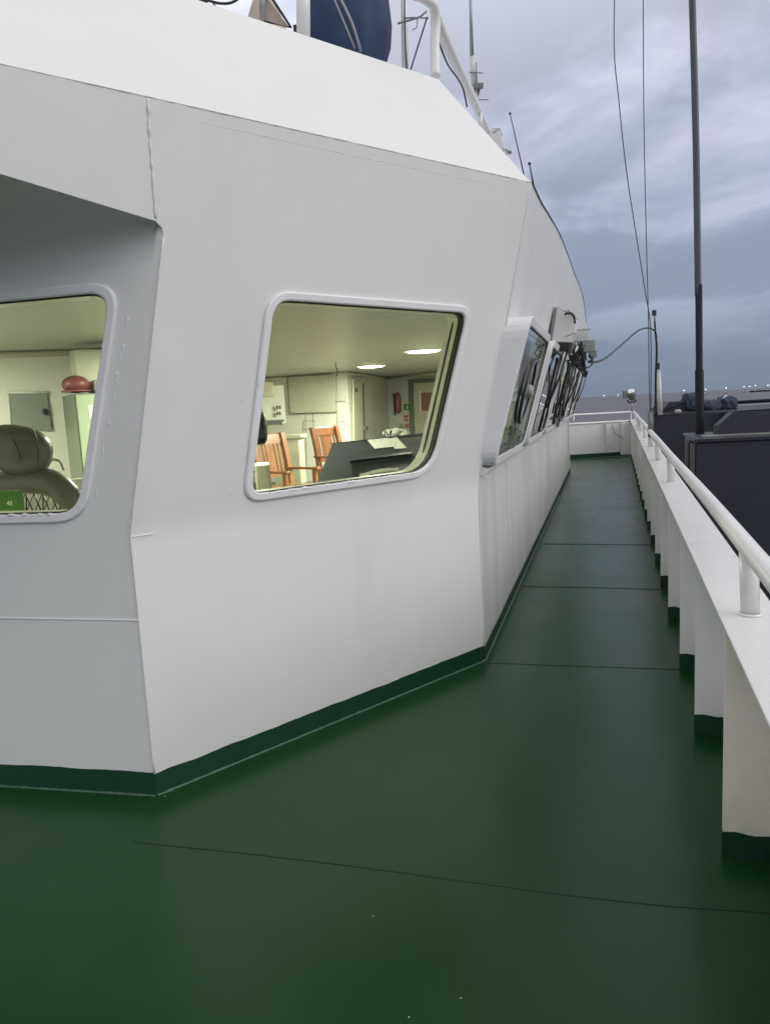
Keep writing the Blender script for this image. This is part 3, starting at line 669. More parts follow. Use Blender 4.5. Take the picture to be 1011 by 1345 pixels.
def text(s, size, m, parent, loc, xdir, updir, th=.001):
    cu_ = bpy.data.curves.new('txt', 'FONT'); cu_.body = s; cu_.size = size; cu_.extrude = th; cu_.align_x = 'CENTER'; cu_.align_y = 'CENTER'
    to = bpy.data.objects.new('txt', cu_); COL.objects.link(to)
    dg = bpy.context.evaluated_depsgraph_get(); me = bpy.data.meshes.new_from_object(to.evaluated_get(dg)); bpy.data.objects.remove(to)
    x = V(xdir).normalized(); y = V(updir).normalized(); z = x.cross(y)
    me.transform(Matrix(((x.x, y.x, z.x, loc[0]), (x.y, y.y, z.y, loc[1]), (x.z, y.z, z.z, loc[2]), (0, 0, 0, 1))))
    me.materials.clear(); me.materials.append(m)
    o = bpy.data.objects.new('lettering', me); COL.objects.link(o)
    if parent: o.parent = parent
    return o
text('48', .032, M['signwhite'], gb, at(13, 661.5, 3.515), (math.cos(R(-14)), math.sin(R(-14)), 0), (0, 0, 1))
# small sill clutter along the bottom edge of corner window
b = MB(); b.tube([PBf(1.30, 1.252, -.09), PBf(1.45, 1.262, -.09), PBf(1.58, 1.258, -.09)], [.006, .010, .007], n=7, sub=3); tag(b.build('crumpled_tissue', M['paperw'], None), 'thin white rolled tissue lying on the sill of the corner window', 'tissue')

# pot plants behind the first front window
def plant(c, seed, label):
    rnd = random.Random(seed); t = empty('pot_plant', c, label, 'plant', 'leafy pot plants behind the first front window')
    b = MB(); ring = lambda r_, z: [c + V((math.cos(a) * r_, math.sin(a) * r_, z)) for a in [i * math.pi / 8 for i in range(16)]]
    b.loft([ring(.06, 0), ring(.085, .13), ring(.075, .13), ring(.07, .10)], capa=True, capb=True); b.build('pot', M['beige'], t)
    b = MB()
    for i in range(46):
        a = rnd.uniform(0, 6.28); l = rnd.uniform(.09, .2); el = rnd.uniform(.3, 1.3); d = V((math.cos(a) * math.cos(el), math.sin(a) * math.cos(el), math.sin(el)))
        s = d.cross(Z3).normalized(); p = c + Z3 * .1 + V((rnd.uniform(-.05, .05), rnd.uniform(-.05, .05), 0))
        pts = [p, p + d * l * .45 + s * .022, p + d * l - Z3 * .02, p + d * l * .45 - s * .022]
        b.quad(*pts)
    b.build('foliage', M['leaf'], t)
for i, (s_, lb) in enumerate(((.45, 'leafy green pot plant nearest the corner, inside the first front window'), (.9, 'leafy green pot plant in the middle of the first front window sill'), (1.3, 'leafy green pot plant farthest along the first front window sill'))):
    p = PCf(s_, 1.20, -.24); plant(V((p.x, p.y, 1.13)), 5 + i, lb)
b = MB(); b.loft([[PCf(s_, 1.10, -.12), PCf(s_, 1.13, -.12), PCf(s_, 1.13, -.42), PCf(s_, 1.10, -.42)] for s_ in (.1, 11.8)], capa=True, capb=True); b.build('inner_sill', M['beige'], house)

# clear-view screen in the first front window
cv = MB(); cc = (.85, 1.66)
ring = lambda r_, o_: [PG(cc[0] + math.cos(a) * r_, cc[1] + math.sin(a) * r_, o_) for a in [i * math.pi / 20 for i in range(40)]]
cv.loft([ring(.222, 0), ring(.222, .018), ring(.216, .020), ring(.210, .018), ring(.210, 0)], smooth=True); cvs = cv.build('clear_view_screen', M['steel'], fw[0])
b = MB(); b.loft([ring(.209, .020), ring(.205, .024), ring(.200, .020)], smooth=True); b.build('inner_ring', M['alu'], fw[0])
b = MB(); b.tube([PG(*cc, 0), PG(*cc, .035), PG(*cc, .05)], [.045, .045, .03], n=14); b.tube([PG(cc[0], cc[1], .01), PG(cc[0] - .02, cc[1] - .39, .01)], .008); b.build('motor_hub', M['equipg'], fw[0])

# window wipers and hanging cables over the far front windows
for i in range(1, NW):
    a, c = CW[i]; m_ = (a + c) / 2
    b = MB(); b.box(PG(m_, 2.07, .05), (.12, .10, .07), ax=(dC, nC, Z3)); wp = b.build('wiper', M['black'], house)
    b = MB(); b.tube([PG(m_ - .03, 2.05, .09), PG(m_ - .12, 1.80, .085), PG(m_ - .22, 1.52, .05)], .009, n=6); b.tube([PG(m_ + .04, 2.05, .09), PG(m_ - .05, 1.78, .085), PG(m_ - .17, 1.52, .05)], .007, n=6); b.build('wiper_arm', M['black'], wp)
    b = MB(); b.tube([PG(m_ - .20, 1.90, .03), PG(m_ - .19, 1.30, .03)], .012, n=6); b.build('wiper_blade', M['black'], wp)

# ------------------------------------------------------------------ deck, hull, sea
b0 = V((1.101, 2.360, 0)); dW = V((.303, .953, 0)).normalized(); nW = V((dW.y, -dW.x, 0))
def PW(s, z, o=0): return b0 + dW * s + nW * o + Z3 * z
SB0, SB1 = -4.0, 18.1
SEA = -12.0
CR = PW(SB1, 0, .17); CL = V((2.4, 19.22, 0))
dk = [PW(SB0, 0, .17), CR, CL, V((-6.5, 19.2, 0)), V((-6.5, -4, 0))]
b = MB()
gx = 40
b.poly(dk); deck = struct(b.build('deck', M['deck'], None))
def seamline(pts, w=.0022):
    P_, _ = crom([V((p[0], p[1], .0005)) for p in pts], 12)
    P_ = [V((p.x, p.y + .004 * noise.noise(p * 4), .0005)) for p in P_]
    b = MB(); b.tube(P_, w, n=6); return b.build('weld_seam', M['seam'], deck)
g = lambda x, y: tuple(atz(x, y, 0))[:2]
seamline([g(176, 1106), g(330, 1122), g(480, 1140), g(650, 1163), g(820, 1185), g(1011, 1200), g(1120, 1212)], .0022)
seamline([g(640, 871), g(760, 875), g(905, 880)], .003); seamline([g(686, 770.5), g(780, 772), g(882, 775)], .0038); seamline([g(714, 714.5), g(780, 715), g(862, 716)], .0045)
for q_ in ((605, 1311), (537, 1336), (217, 1046), (490, 1203)):
    b = MB(); b.blob(atz(*q_, .0), (.0025, .002, .0008), seg=5); b.build('paint_speck', M['signwhite'], deck)
b = MB(); b.prism([p - Z3 * .006 for p in dk], (0, 0, SEA - .5)); hl = b.build('ship_hull', M['hull'], None); tag(hl, 'dark painted steel ship side below the green walkway', 'hull')
b = MB(); cd = [PW(-4, -3.2, .19), PW(11.5, -3.2, .19), PW(11.5, -3.2, 26), PW(-4, -3.2, 26)]; b.prism(cd, (0, 0, SEA + 2.7)); struct(b.build('cargo_deck', M['steel'], None))
# sea
sm = bpy.data.materials.new('grey_sea'); sm.use_nodes = True; t = sm.node_tree; pb = t.nodes['Principled BSDF']
pb.inputs['Base Color'].default_value = (.118, .118, .132, 1); pb.inputs['Roughness'].default_value = .55; pb.inputs['Specular IOR Level'].default_value = .12
geo = t.nodes.new('ShaderNodeNewGeometry'); 
n1_ = t.nodes.new('ShaderNodeTexNoise'); n1_.inputs['Scale'].default_value = .22; n1_.inputs['Detail'].default_value = 8; t.links.new(geo.outputs['Position'], n1_.inputs['Vector'])
bp = t.nodes.new('ShaderNodeBump'); bp.inputs['Strength'].default_value = .5; bp.inputs['Distance'].default_value = .5; t.links.new(n1_.outputs[0], bp.inputs['Height']); t.links.new(bp.outputs[0], pb.inputs['Normal'])
n2_ = t.nodes.new('ShaderNodeTexNoise'); n2_.inputs['Scale'].default_value = .012; n2_.inputs['Detail'].default_value = 5; t.links.new(geo.outputs['Position'], n2_.inputs['Vector'])
mr = t.nodes.new('ShaderNodeMapRange'); mr.inputs['To Min'].default_value = .9; mr.inputs['To Max'].default_value = 1.1; t.links.new(n2_.outputs[0], mr.inputs['Value'])
vs = t.nodes.new('ShaderNodeVectorMath'); vs.operation = 'SCALE'; vs.inputs[0].default_value = (.118, .118, .132); t.links.new(mr.outputs[0], vs.inputs['Scale']); t.links.new(vs.outputs[0], pb.inputs['Base Color'])
b = MB(); S_ = 26000; b.quad((-S_, -S_, SEA), (S_, -S_, SEA), (S_, S_, SEA), (-S_, S_, SEA)); struct(b.build('sea', sm, None))

# ------------------------------------------------------------------ bulwark with brackets, cap and rail
bw = empty('bulwark', PW(2, 0, .1), 'long white steel bulwark with stiffener brackets, flat cap and pipe handrail right of the walkway', 'bulwark')
capz = lambda s: .825 + .0068 * s
railz = lambda s: 1.06 + .0048 * s
b = MB(); b.prism([PW(SB0, -.9, .17), PW(SB1, -.9, .17), PW(SB1, capz(SB1) - .012, .17), PW(SB0, capz(SB0) - .012, .17)], nW * .01); b.build('plate', M['bulwark_white'], bw)
b = MB(); sec = lambda s: [PW(s, capz(s) - .010, 0), PW(s, capz(s), 0), PW(s, capz(s), .195), PW(s, capz(s) - .010, .195)]
b.loft([sec(SB0), sec(SB1)], capa=True, capb=True); b.build('cap', M['cap'], bw, bevel=.003)
ks = [0, .974, 1.842, 2.862, 3.79, 4.735] + [4.735 + .95 * k for k in range(1, 14)]
ks = [-.95, -1.9, -2.85] + ks
for s_ in ks:
    if s_ > SB1 - .1: continue
    b = MB(); z1 = capz(s_) - .011
    b.prism([PW(s_, .0, .004), PW(s_, z1, .004), PW(s_, z1, .169), PW(s_, 0, .169)], dW * .012)
    br = b.build('bracket', M['bracket_cream'] if abs(s_) < .01 else M['bulwark_white'], bw, bevel=.0015)
    kk = kick(lambda a, z, o: PW(s_ - .003, z, a), .001, .169, .100 + random.uniform(-.006, .006), off=0, parent=br, amp=.006, fr=14)
    if s_ < 9:
        b = MB(); b.quad(PW(s_ - .003, 0, .001), PW(s_ + .013, 0, .001), PW(s_ + .013, .10, .001), PW(s_ - .003, .10, .001)); b.build('kick_strip', M['kick'], br)
kick(lambda a, z, o: PW(a, z, .167), -4, SB1, .10, parent=bw)
b = MB(); b.tube([PW(s_, railz(s_) + .003 * math.sin(s_ * 1.3), .09 + .002 * math.sin(s_ * .9)) for s_ in [SB0 + (SB1 - SB0) * k / 60 for k in range(61)]], .032, n=16); b.build('handrail', M['white_rail'], bw)
for s_ in [-2.0, .147] + [4.05 + 2.03 * k for k in range(7)]:
    b = MB(); b.tube([PW(s_, capz(s_) + .001, .10), PW(s_, railz(s_) - .01, .092)], .031, n=14); po = b.build('rail_post', M['white_rail'], bw)
    b = MB(); q = [PW(s_ + math.cos(k) * .034, capz(s_) + .004, .10 + math.sin(k) * .034) for k in [i * math.pi / 12 for i in range(25)]]; b.tube(q, .005, n=6); b.build('weld_bead', M['cap'], po)
# end bulwark across the far end of the walkway
dE = (V((6.64, 19.62, 0)) - V((4.94, 19.45, 0))).normalized(); nE = V((dE.y, -dE.x, 0))
E0 = V((4.94, 19.45, 0))
def PE(a, z, o=0): return E0 + dE * a + nE * o + Z3 * z
ew = empty('end_bulwark', PE(.8, 0), 'white steel bulwark closing the far end of the walkway, with two thin top rails', 'bulwark')
b = MB(); b.prism([PE(-2.6, 0), PE(1.72, 0), PE(1.72, .90), PE(-2.6, .90)], -nE * .012); b.build('plate', M['white'], ew)
kick(PE, -2.6, 1.7, .11, parent=ew)
b = MB(); b.tube([PE(-2.6, .915, 0), PE(1.68, .915, 0)], .028); b.build('lower_rail', M['white_rail'], ew)
b = MB(); b.tube([PE(-2.6, 1.15, 0), PE(1.68, 1.15, 0)], .024); b.build('top_rail', M['white_rail'], ew)
for a in (-1.9, .12, 1.68):
    b = MB(); b.tube([PE(a, .9, 0), PE(a, 1.15, 0)], .02); b.build('rail_post', M['white_rail'], ew)
for a in (-1.6, -.3, .96):
    b = MB(); b.prism([PE(a, .11, .001), PE(a + .012, .11, .001), PE(a + .012, .89, .001), PE(a, .89, .001)], nE * .09); b.build('stiffener', M['white'], ew)
b = MB(); b.box(PE(1.50, .46, .09), (.26, .16, .84), ax=(dE, nE, Z3)); b.build('corner_locker', M['white'], ew, bevel=.01)
b = MB(); b.tube([PE(1.15, .86, .05), PE(1.2, .62, .09), PE(1.38, .48, .18)], .012, n=6, sub=5); b.build('pipe', M['alu'], ew)

# search light on the far corner
sl = empty('search_light', PE(1.68, 1.17, 0), 'small grey search light standing on the far corner of the bulwark rail', 'search light')
c = PE(1.70, 1.17, 0)
b = MB(); b.tube([c, c + Z3 * .22], .02); b.box(c + Z3 * .20, (.44, .03, .02)); b.build('stand', M['alu'], sl)
b = MB(); b.tube([c + Z3 * .24 + V((-.12, 0, .05)), c + Z3 * .24 + V((-.08, 0, -.0)), c + V((0, 0, .22)), c + Z3 * .24 + V((.08, 0, 0)), c + Z3 * .24 + V((.12, 0, .05))], .02, n=8, sub=3); b.build('yoke', M['black'], sl)
hd = c + V((0, 0, .42)); dd = V((-.35, -.45, .85)).normalized()
b = MB(); b.tube([hd - dd * .16, hd - dd * .12, hd + dd * .02, hd + dd * .12], [.04, .085, .11, .12], n=18); b.build('lamp_head', M['steel2'], sl)
b = MB(); b.tube([hd + dd * .121, hd + dd * .13], [.11, .09], n=18); b.build('lens', M['chrome'], sl)
b = MB(); b.box(hd + V((-.17, .0, .02)), (.12, .1, .2)); b.build('ballast_box', M['steel2'], sl, bevel=.01)

# thin grey post on the side rail, halyards, whip aerial
p0 = at(853.5, 574, 10.0)
b = MB(); b.tube([p0, at(853, 541, 10.0)], .030, n=10); b.tube([at(856.5, 574, 10.0), at(856, 545, 10.0)], .014, n=8); tag(b.build('flag_post', M['steel2'], None), 'short grey steel post clamped to the side handrail where the halyards end', 'post')
b = MB(); b.tube([at(808, -60, 10.0), at(806, 60, 10.0), at(812, 130, 10.0), at(821, 215, 10), at(832, 290, 10), at(846, 378, 10), at(854, 436, 10.0), at(854, 545, 10)], .0065, n=6, sub=8); tag(b.build('halyard', M['rope'], None), 'dark halyard line curving from the top, left of the two lines', 'rope')
b = MB(); b.tube([at(844, -60, 10.1), at(845, 150, 10.1), at(848, 300, 10.1), at(851, 420, 10.1), at(852, 500, 10.1), at(853.5, 545, 10)], .0058, n=6, sub=6); tag(b.build('halyard', M['rope'], None), 'straight dark halyard line hanging down, right of the two lines', 'rope')
wa = empty('whip_aerial', at(862, 545, 14.2), 'black whip aerial on a white base standing on the farther cargo box', 'aerial')
b = MB(); b.tube([at(866, 545, 14.2), at(864.5, 488, 14.2)], [.055, .035], n=10); b.build('base', M['equip'], wa)
b = MB(); b.tube([at(861, 545, 14.1), at(860.5, 500, 14.1), at(862, 460, 14.1), at(860, 434, 14.1), at(859, 412, 14.1)], [.03, .022, .022, .018, .010], n=8, sub=5); b.box(at(858.5, 411, 14.1), (.07, .04, .10)); b.box(at(863, 481, 14.1), (.06, .05, .12)); b.build('rod', M['black'], wa)
b = MB(); b.tube([at(773, 475, 8.1), at(786, 474.5, 9.0), at(800, 466, 10.2), at(820, 449, 12.2), at(838, 434, 13.0), at(852, 431, 13.6), at(860, 436, 14.05), at(862, 444, 14.05)], .014, n=7, sub=8); tag(b.build('aerial_cable', M['cable'], None), 'black cable arching over the walkway from the wheelhouse to the whip aerial', 'cable')

# ------------------------------------------------------------------ equipment on the front wall
fx = empty('flood_light_housing', at(742, 430, 7.2), 'white angular flood light housing bracketed above the front windows', 'flood light')
b = MB()
near = [at(721, 449, 7.15), at(751, 450, 7.15), at(756, 438, 7.15), at(755, 417, 7.15), at(746, 407, 7.15), at(731, 404, 7.15)]
b.prism(near, dC * .42); b.build('housing', M['equip'], fx, bevel=.010)
b = MB(); b.prism([at(719.5, 451, 7.13), at(723.5, 451, 7.13), at(731, 405, 7.13), at(727.5, 403, 7.13)], dC * .1); b.build('dark_edge', M['steel2'], fx)
b = MB(); b.tube([at(741, 413, 7.1), at(748, 411, 7.1), at(753, 415, 7.1), at(755, 425, 7.1)], .010, n=6, sub=5); b.build('hose', M['black'], fx)
b = MB(); b.prism([at(721, 451, 7.2), at(751, 452, 7.2), at(748, 466, 7.5), at(735, 457, 7.5)], dC * .3); b.build('bracket', M['steel2'], fx)
b = MB(); q = at(764.5, 441, 7.5); b.box(q, (.12, .135, .115), ax=(dC, nC, Z3)); b.box(q + Z3 * .06, (.135, .15, .010), ax=(dC, nC, Z3)); tag(b.build('terminal_box', M['equip'], None, bevel=.005), 'small white terminal box at the right end of the flood light housing', 'terminal box')
b = MB(); q = at(773, 455, 7.9); b.box(q, (.12, .13, .12), ax=(dC, nC, Z3)); tag(b.build('terminal_box', M['equipg'], None, bevel=.005), 'grey green terminal box hanging just below the white terminal box', 'terminal box')
b = MB(); q = at(778, 465, 8.1); b.box(q, (.10, .09, .07), ax=(dC, nC, Z3)); b.tube([q, q - Z3 * .07], .014); tag(b.build('cable_gland_box', M['equipg'], None, bevel=.004), 'small grey gland box lowest and rightmost in the cable cluster', 'terminal box')
rnd = random.Random(12)
for i in range(16):
    b = MB()
    x0 = rnd.uniform(754, 774); y0 = rnd.uniform(444, 460); Y0 = 7.6 + (x0 - 752) * .025
    x1 = rnd.uniform(748, 768); y1 = y0 + rnd.uniform(12, 34)
    xm = (x0 + x1) / 2 + rnd.uniform(-8, 8); ym = max(y0, y1) + rnd.uniform(-4, 10)
    b.tube([at(x0, y0, Y0), at((x0 + xm) / 2 + rnd.uniform(-4, 4), (y0 + ym) / 2, Y0), at(xm, ym, Y0), at(x1, y1 - 6, Y0), at(x1 + rnd.uniform(-4, 4), y1 - 14, Y0)], rnd.choice([.005, .008, .010]), n=6, sub=4)
    tag(b.build('loose_cable', M['cable'], None), 'looping black cable tangled with others like it beneath the terminal boxes', 'cable', 'tangled cables beneath the terminal boxes')
b = MB(); b.tube([at(774, 466, 8.05), at(777, 478, 8.05), at(770, 483, 8.0), at(762, 480, 7.9)], .009, n=6, sub=5); tag(b.build('drooping_cable', M['cable'], None), 'short black cable loop drooping under the grey gland box', 'cable')
gp = PG(0, 1.3, .055); gn = (PG(1, 1.3) - PG(0, 1.3)).cross(PG(0, 2.0) - PG(0, 1.3)).normalized()
ends = [(713, 562), (724, 556), (733, 548), (736, 545), (741, 541), (747, 522), (752, 512)]
tops = [(732, 470), (741, 472), (746, 474), (750, 474), (754, 474), (758, 478), (762, 480)]
hl_ = ['nearest hanging black cable, slanting across the second front window', 'second hanging black cable from the near side, ending above the ledge', 'third hanging black cable, reaching the hose coil', 'fourth hanging black cable, just right of the hose coil', 'fifth hanging black cable, lowest end beside the ledge', 'sixth hanging black cable, ending well above the ledge', 'rightmost hanging black cable at the far edge of the front windows']
for i, ((x0, y0), (x1, y1)) in enumerate(zip(tops, ends)):
    b = MB(); pts = []
    for k in range(6):
        t_ = k / 5; pts.append(onpl(x0 + (x1 - x0) * t_ + rnd.uniform(-1.6, 1.6), y0 + (y1 - y0) * t_, gp, gn))
    b.tube(pts, rnd.choice([.007, .009, .012]), n=7, sub=4)
    tag(b.build('hanging_cable', M['cable'], None), hl_[i], 'cable', 'cables hanging over the front windows')
b = MB(); b.tube([onpl(x_, y_, gp, gn) for x_, y_ in ((731, 546), (734, 552), (738, 549), (740, 540), (738, 532))], .02, n=7, sub=5); tag(b.build('coiled_hose', M['tangled'], None), 'dark hose coil ending at the window ledge below the hanging cables', 'hose')
# pipe conduits between far windows
for i in range(3, 4):
    a = CW[i][0] - .28
    b = MB(); b.tube([PG(a, 1.22, .03), PG(a + .0, 1.6, .035), PG(a + .02, 2.10, .03)], .02, n=8); b.build('conduit', M['alu'], house)
# cable along the top edge of the front wall
b = MB(); pts = [PCf(s_, z_ + .003, .003) for s_, z_ in ((0, 2.80), (.6, 2.83), (1.2, 2.88), (2.26, 2.956), (3.4, 3.0), (5, 3.05), (7.8, 3.14), (11, 3.05))]
b.tube(pts, .0045, n=6, sub=5); b.build('edge_cable', M['cable'], house)

# ------------------------------------------------------------------ things on the roof
rl = empty('roof_rail', hip, 'white bent pipe guard rail on the wheelhouse roof corner', 'guard rail')
top0 = at(571, 22, 4.62)
b = MB(); b.tube([at(548, -40, 4.3), at(540, -12, 4.35), at(556, -3, 4.45), at(569, 8, 4.55), at(572, 30, 4.6), at(571, 60, 4.6), at(572, 101, 4.58)], .028, n=14, sub=6); b.build('corner_post', M['white_rail'], rl)
b = MB(); b.tube([at(573, 28, 4.62), at(600, 87, 5.6), at(626, 142, 7.2), at(640, 172, 9.2)], .036, n=14, sub=4); b.build('top_rail', M['white_rail'], rl)
b = MB(); b.tube([at(630.5, 149, 7.3), at(631, 170, 7.3)], .02); b.build('post', M['white_rail'], rl)
b = MB(); b.tube([at(573, 40, 4.65), at(576, 55, 4.65), at(588, 85, 4.9), at(600, 102, 5.2), at(608, 117, 5.4), at(613, 140, 5.6)], .006, n=6, sub=6); tag(b.build('rail_cable', M['cable'], None), 'thin black cable slung below the sloping roof rail', 'cable')
b = MB(); b.tube([at(398, -60, 4.6), at(398.5, 55, 4.6)], .040, n=14); tag(b.build('roof_post', M['white_rail'], None), 'thick white round post on the roof left of the blue canvas cover', 'post')
b = MB(); b.tube([at(530, -50, 5.2), at(532, 95, 5.2)], .022, n=12); 
po = b.build('aerial_mast', M['white_rail'], None); tag(po, 'thin white mast with wire bracket between the blue cover and the rail', 'mast')
b = MB(); b.tube([at(522, 31, 5.15), at(540, 26, 5.15), at(552, 22, 5.0), at(560, 15, 4.9)], .006, n=6); b.tube([at(530, 24, 5.15), at(548, 23, 5.1), at(562, 24, 5)], .005, n=6); b.tube([at(548, 24, 5.1), at(547, 36, 5.1), at(541, 39, 5.1)], .004, n=6, sub=3); b.build('bracket', M['alu'], po)
b = MB(); b.tube([at(561, 22, 5.0), at(538, 95, 5.2)], .005, n=6); b.tube([at(531, -20, 5.15), at(532, 60, 5.15), at(534, 92, 5.15)], .005, n=6); b.build('stay_wire', M['rope'], po)
# blue canvas cover
bc = MB(); loops = []
cc_ = at(452, 42, 5.3)
prf = [(.55, .32), (.40, .34), (.22, .335), (.06, .325), (-.10, .30), (-.20, .26)]
for z_, r_ in [(.42, .02), (.41, .10), (.38, .18), (.30, .25), (.18, .295), (.04, .31), (-.10, .30), (-.22, .26), (-.34, .22)]:
    l = []
    for k in range(48):
        a = k * math.pi / 24; fold = 1 + .035 * math.sin(a * 9 + z_ * 4) * (1 if z_ < .35 else .3) + .03 * noise.noise(V((math.cos(a) * 2, math.sin(a) * 2, z_ * 3)))
        l.append(cc_ + V((math.cos(a) * r_ * fold, math.sin(a) * r_ * fold, z_)))
    loops.append(l)
bc.loft(loops, smooth=True, capa=True, capb=True)
bco = bc.build('canvas_cover', M['bluetarp'], None); tag(bco, 'navy blue canvas cover over a rounded instrument on the roof edge', 'cover')
b = MB(); b.tube([at(436, -8, 4.95), at(452, 30, 4.94), at(466, 64, 5.0)], .006, n=6, sub=4); b.tube([at(444, -8, 4.95), at(462, 30, 4.95), at(474, 68, 5.02)], .009, n=6, sub=4); b.build('strap', M['alu'], bco)
# tan cone, framed glass and cables at the upper left
b = MB(); b.loft([[at(345, -20, 4.9) + V((math.cos(a) * r_, math.sin(a) * r_, 0 - z_)) for a in [k * math.pi / 12 for k in range(24)]] for z_, r_ in ((0, .03), (.15, .09), (.32, .15), (.45, .17))], smooth=True, capa=True, capb=True)
tag(b.build('canvas_hood', M['tan'], None), 'tan cone shaped canvas hood at the top left roof edge', 'hood')
fm = empty('folding_frame', at(360, 30, 4.6), 'small triangular metal framed panel leaning on the roof edge left of the white post', 'frame')
b = MB(); b.tube([at(345, -30, 4.6), at(346, 28, 4.6)], .013, n=8); b.tube([at(340, -20, 4.65), at(343, 26, 4.65)], .007, n=8); b.build('upright', M['alu'], fm)
b = MB(); b.tube([at(346, -20, 4.6), at(382, 36, 4.6), at(347, 28, 4.6), at(345, -10, 4.6)], .008, n=8); b.build('edge', M['black'], fm)
b = MB(); b.prism([at(348, -6, 4.62), at(380, 36, 4.62), at(348, 27, 4.62)], (0, .01, 0)); b.build('panel', M['tan'], fm)
b = MB(); b.box(at(389, 40, 4.7), (.03, .03, .05)); tag(b.build('deck_cleat', M['black'], None), 'tiny black fitting at the foot of the thick white roof post', 'fitting')
b = MB(); b.tube([at(262, -4, 4.3), at(275, 1, 4.3), at(290, 4.5, 4.3), at(305, 3, 4.3), at(322, -8, 4.3)], .007, n=6, sub=6); b.tube([at(277, 1, 4.3), at(284, 9, 4.28)], .004, n=6); b.blob(at(268, 0, 4.3), (.03, .02, .015), seg=8); tag(b.build('roof_cable', M['cable'], None), 'black cable with clip lying along the upper left roof edge', 'cable')
# tall aerial with fittings
ta = empty('tall_aerial', at(622, 130, 8.5), 'tall grey aerial with small crossed fittings rising behind the roof rail', 'aerial')
b = MB(); b.tube([at(616.5, -50, 8.5), at(619.5, 75, 8.5)], [.010, .022], n=10); b.build('rod', M['alu'], ta)
b = MB(); b.tube([at(620.5, 75, 8.5), at(622.5, 112, 8.5)], .035, n=10); b.tube([at(623, 112, 8.5), at(628, 150, 8.5)], .02, n=10); b.build('base', M['equip'], ta)
b = MB(); b.tube([at(616, 95, 8.45), at(634, 96, 8.45)], .006, n=6); b.tube([at(625, 82, 8.45), at(626, 108, 8.45)], .006, n=6); b.tube([at(628, 131, 8.5), at(641, 131, 8.5)], .005, n=6); b.box(at(628, 113, 8.45), (.10, .05, .045)); b.prism([at(622, 112, 8.5), at(632, 112, 8.5), at(628, 128, 8.5), at(625, 128, 8.5)], (0, .02, 0)); b.build('fitting', M['steel2'], ta)
for (x0, y0, x1, y1, Y_, lb) in ((669.5, 149, 690, 240, 7.8, 'long thin black whip aerial leaning on the roof slope'), (695, 215, 700, 243, 6.0, 'very short black whip aerial near the lower end of the roof slope')):
    b = MB(); b.tube([at(x0, y0, Y_), at(x1, y1, Y_)], [.004, .007], n=6); b.blob(at(x0, y0, Y_), (.013, .013, .012), seg=6); tag(b.build('whip_aerial', M['black'], None), lb, 'aerial')
b = MB(); b.prism([at(646, 168, 8.2), at(655, 169, 8.2), at(664, 196, 8.2), at(656, 196, 8.2), at(640, 180, 8.2)], dC * .2); tag(b.build('vent_hood', M['equip'], None, bevel=.01), 'small pale vent hood just past the end of the roof rail', 'vent')
b = MB(); b.blob(at(669, 200, 6.5), (.02, .02, .015), seg=6); b.tube([at(664, 196, 6.5), at(670, 202, 6.5)], .006, n=6); tag(b.build('lamp_fitting', M['steel2'], None), 'tiny dark fitting on the roof slope edge below the vent hood', 'fitting')

# ------------------------------------------------------------------ dark cargo gear beyond the rail
def dark_box(name, px, py, Y, w, d, zb, label, cat, yaw):
    c = at(px, py, Y); ax_ = V((math.cos(yaw), math.sin(yaw), 0)); ay_ = V((-math.sin(yaw), math.cos(yaw), 0))
    t = empty(name, V((c.x, c.y, zb)), label, cat)
    ay_ = dW.copy(); q = c - Z3 * .04
    b = MB(); b.prism([q, q + ax_ * w, q + ax_ * w + ay_ * d, q + ay_ * d], Z3 * (zb - q.z)); b.build('body', M['steel'], t, bevel=.012)
    return t, c, ax_, ay_
t1_, c, ax_, ay_ = dark_box('hatch_box', 914, 577, 8.6, 6.0, 1.5, -3.2, 'nearest big dark steel box beyond the handrail, with grey edge posts', 'steel box', R(-9))
q = c - Z3 * .03 - ax_ * .03 - ay_ * .03; b = MB(); b.prism([q, q + ax_ * 6.06, q + ax_ * 6.06 + ay_ * 1.56, q + ay_ * 1.56], Z3 * .03); b.build('lid', M['steel'], t1_, bevel=.004)
for k, (o_, m_) in enumerate(((.0, M['steel3']), (.35, M['steel']), (.6, M['steel3']))):
    b = MB(); b.box(c + ax_ * -.035 + ay_ * (.06 + o_) + Z3 * -1.6, (.05, .12, 3.1), ax=(ax_, ay_, Z3)); b.build('edge_post', m_, t1_, bevel=.004)
b = MB(); b.box(c + ax_ * .55 + ay_ * .45 + Z3 * .008, (.9, .35, .012), ax=(ax_, ay_, Z3)); b.build('lid_plate', M['steel2'], t1_)
b = MB(); b.prism([at(942, 572, 9.1), at(943, 560, 9.1), at(966, 540, 9.1), at(1040, 534, 9.1), at(1160, 532, 9.1), at(1160, 572, 9.1)], ay_ * .5); lo = b.build('hatch_wedge', M['steel'], None, bevel=.01); tag(lo, 'dark steel wedge shaped coaming with a sloping end on the nearest box', 'coaming')
b = MB(); b.prism([at(942, 573, 9.06), at(942, 559.5, 9.06), at(965.5, 538.5, 9.06), at(969, 541, 9.06), at(947, 561, 9.06), at(946, 573, 9.06)], ay_ * .1); b.build('edge_flange', M['steel'], lo)
t2_, c, ax_, ay_ = dark_box('cargo_box', 858, 541, 14.2, 4.2, 2.2, -3.2, 'farther dark steel box beyond the rail, flat topped, behind the black pole', 'steel box', R(-4))
b = MB(); b.blob(c + ax_ * .45 + Z3 * -.02, (.07, .05, .05), seg=8); b.build('ring_bolt', M['alu'], t2_)
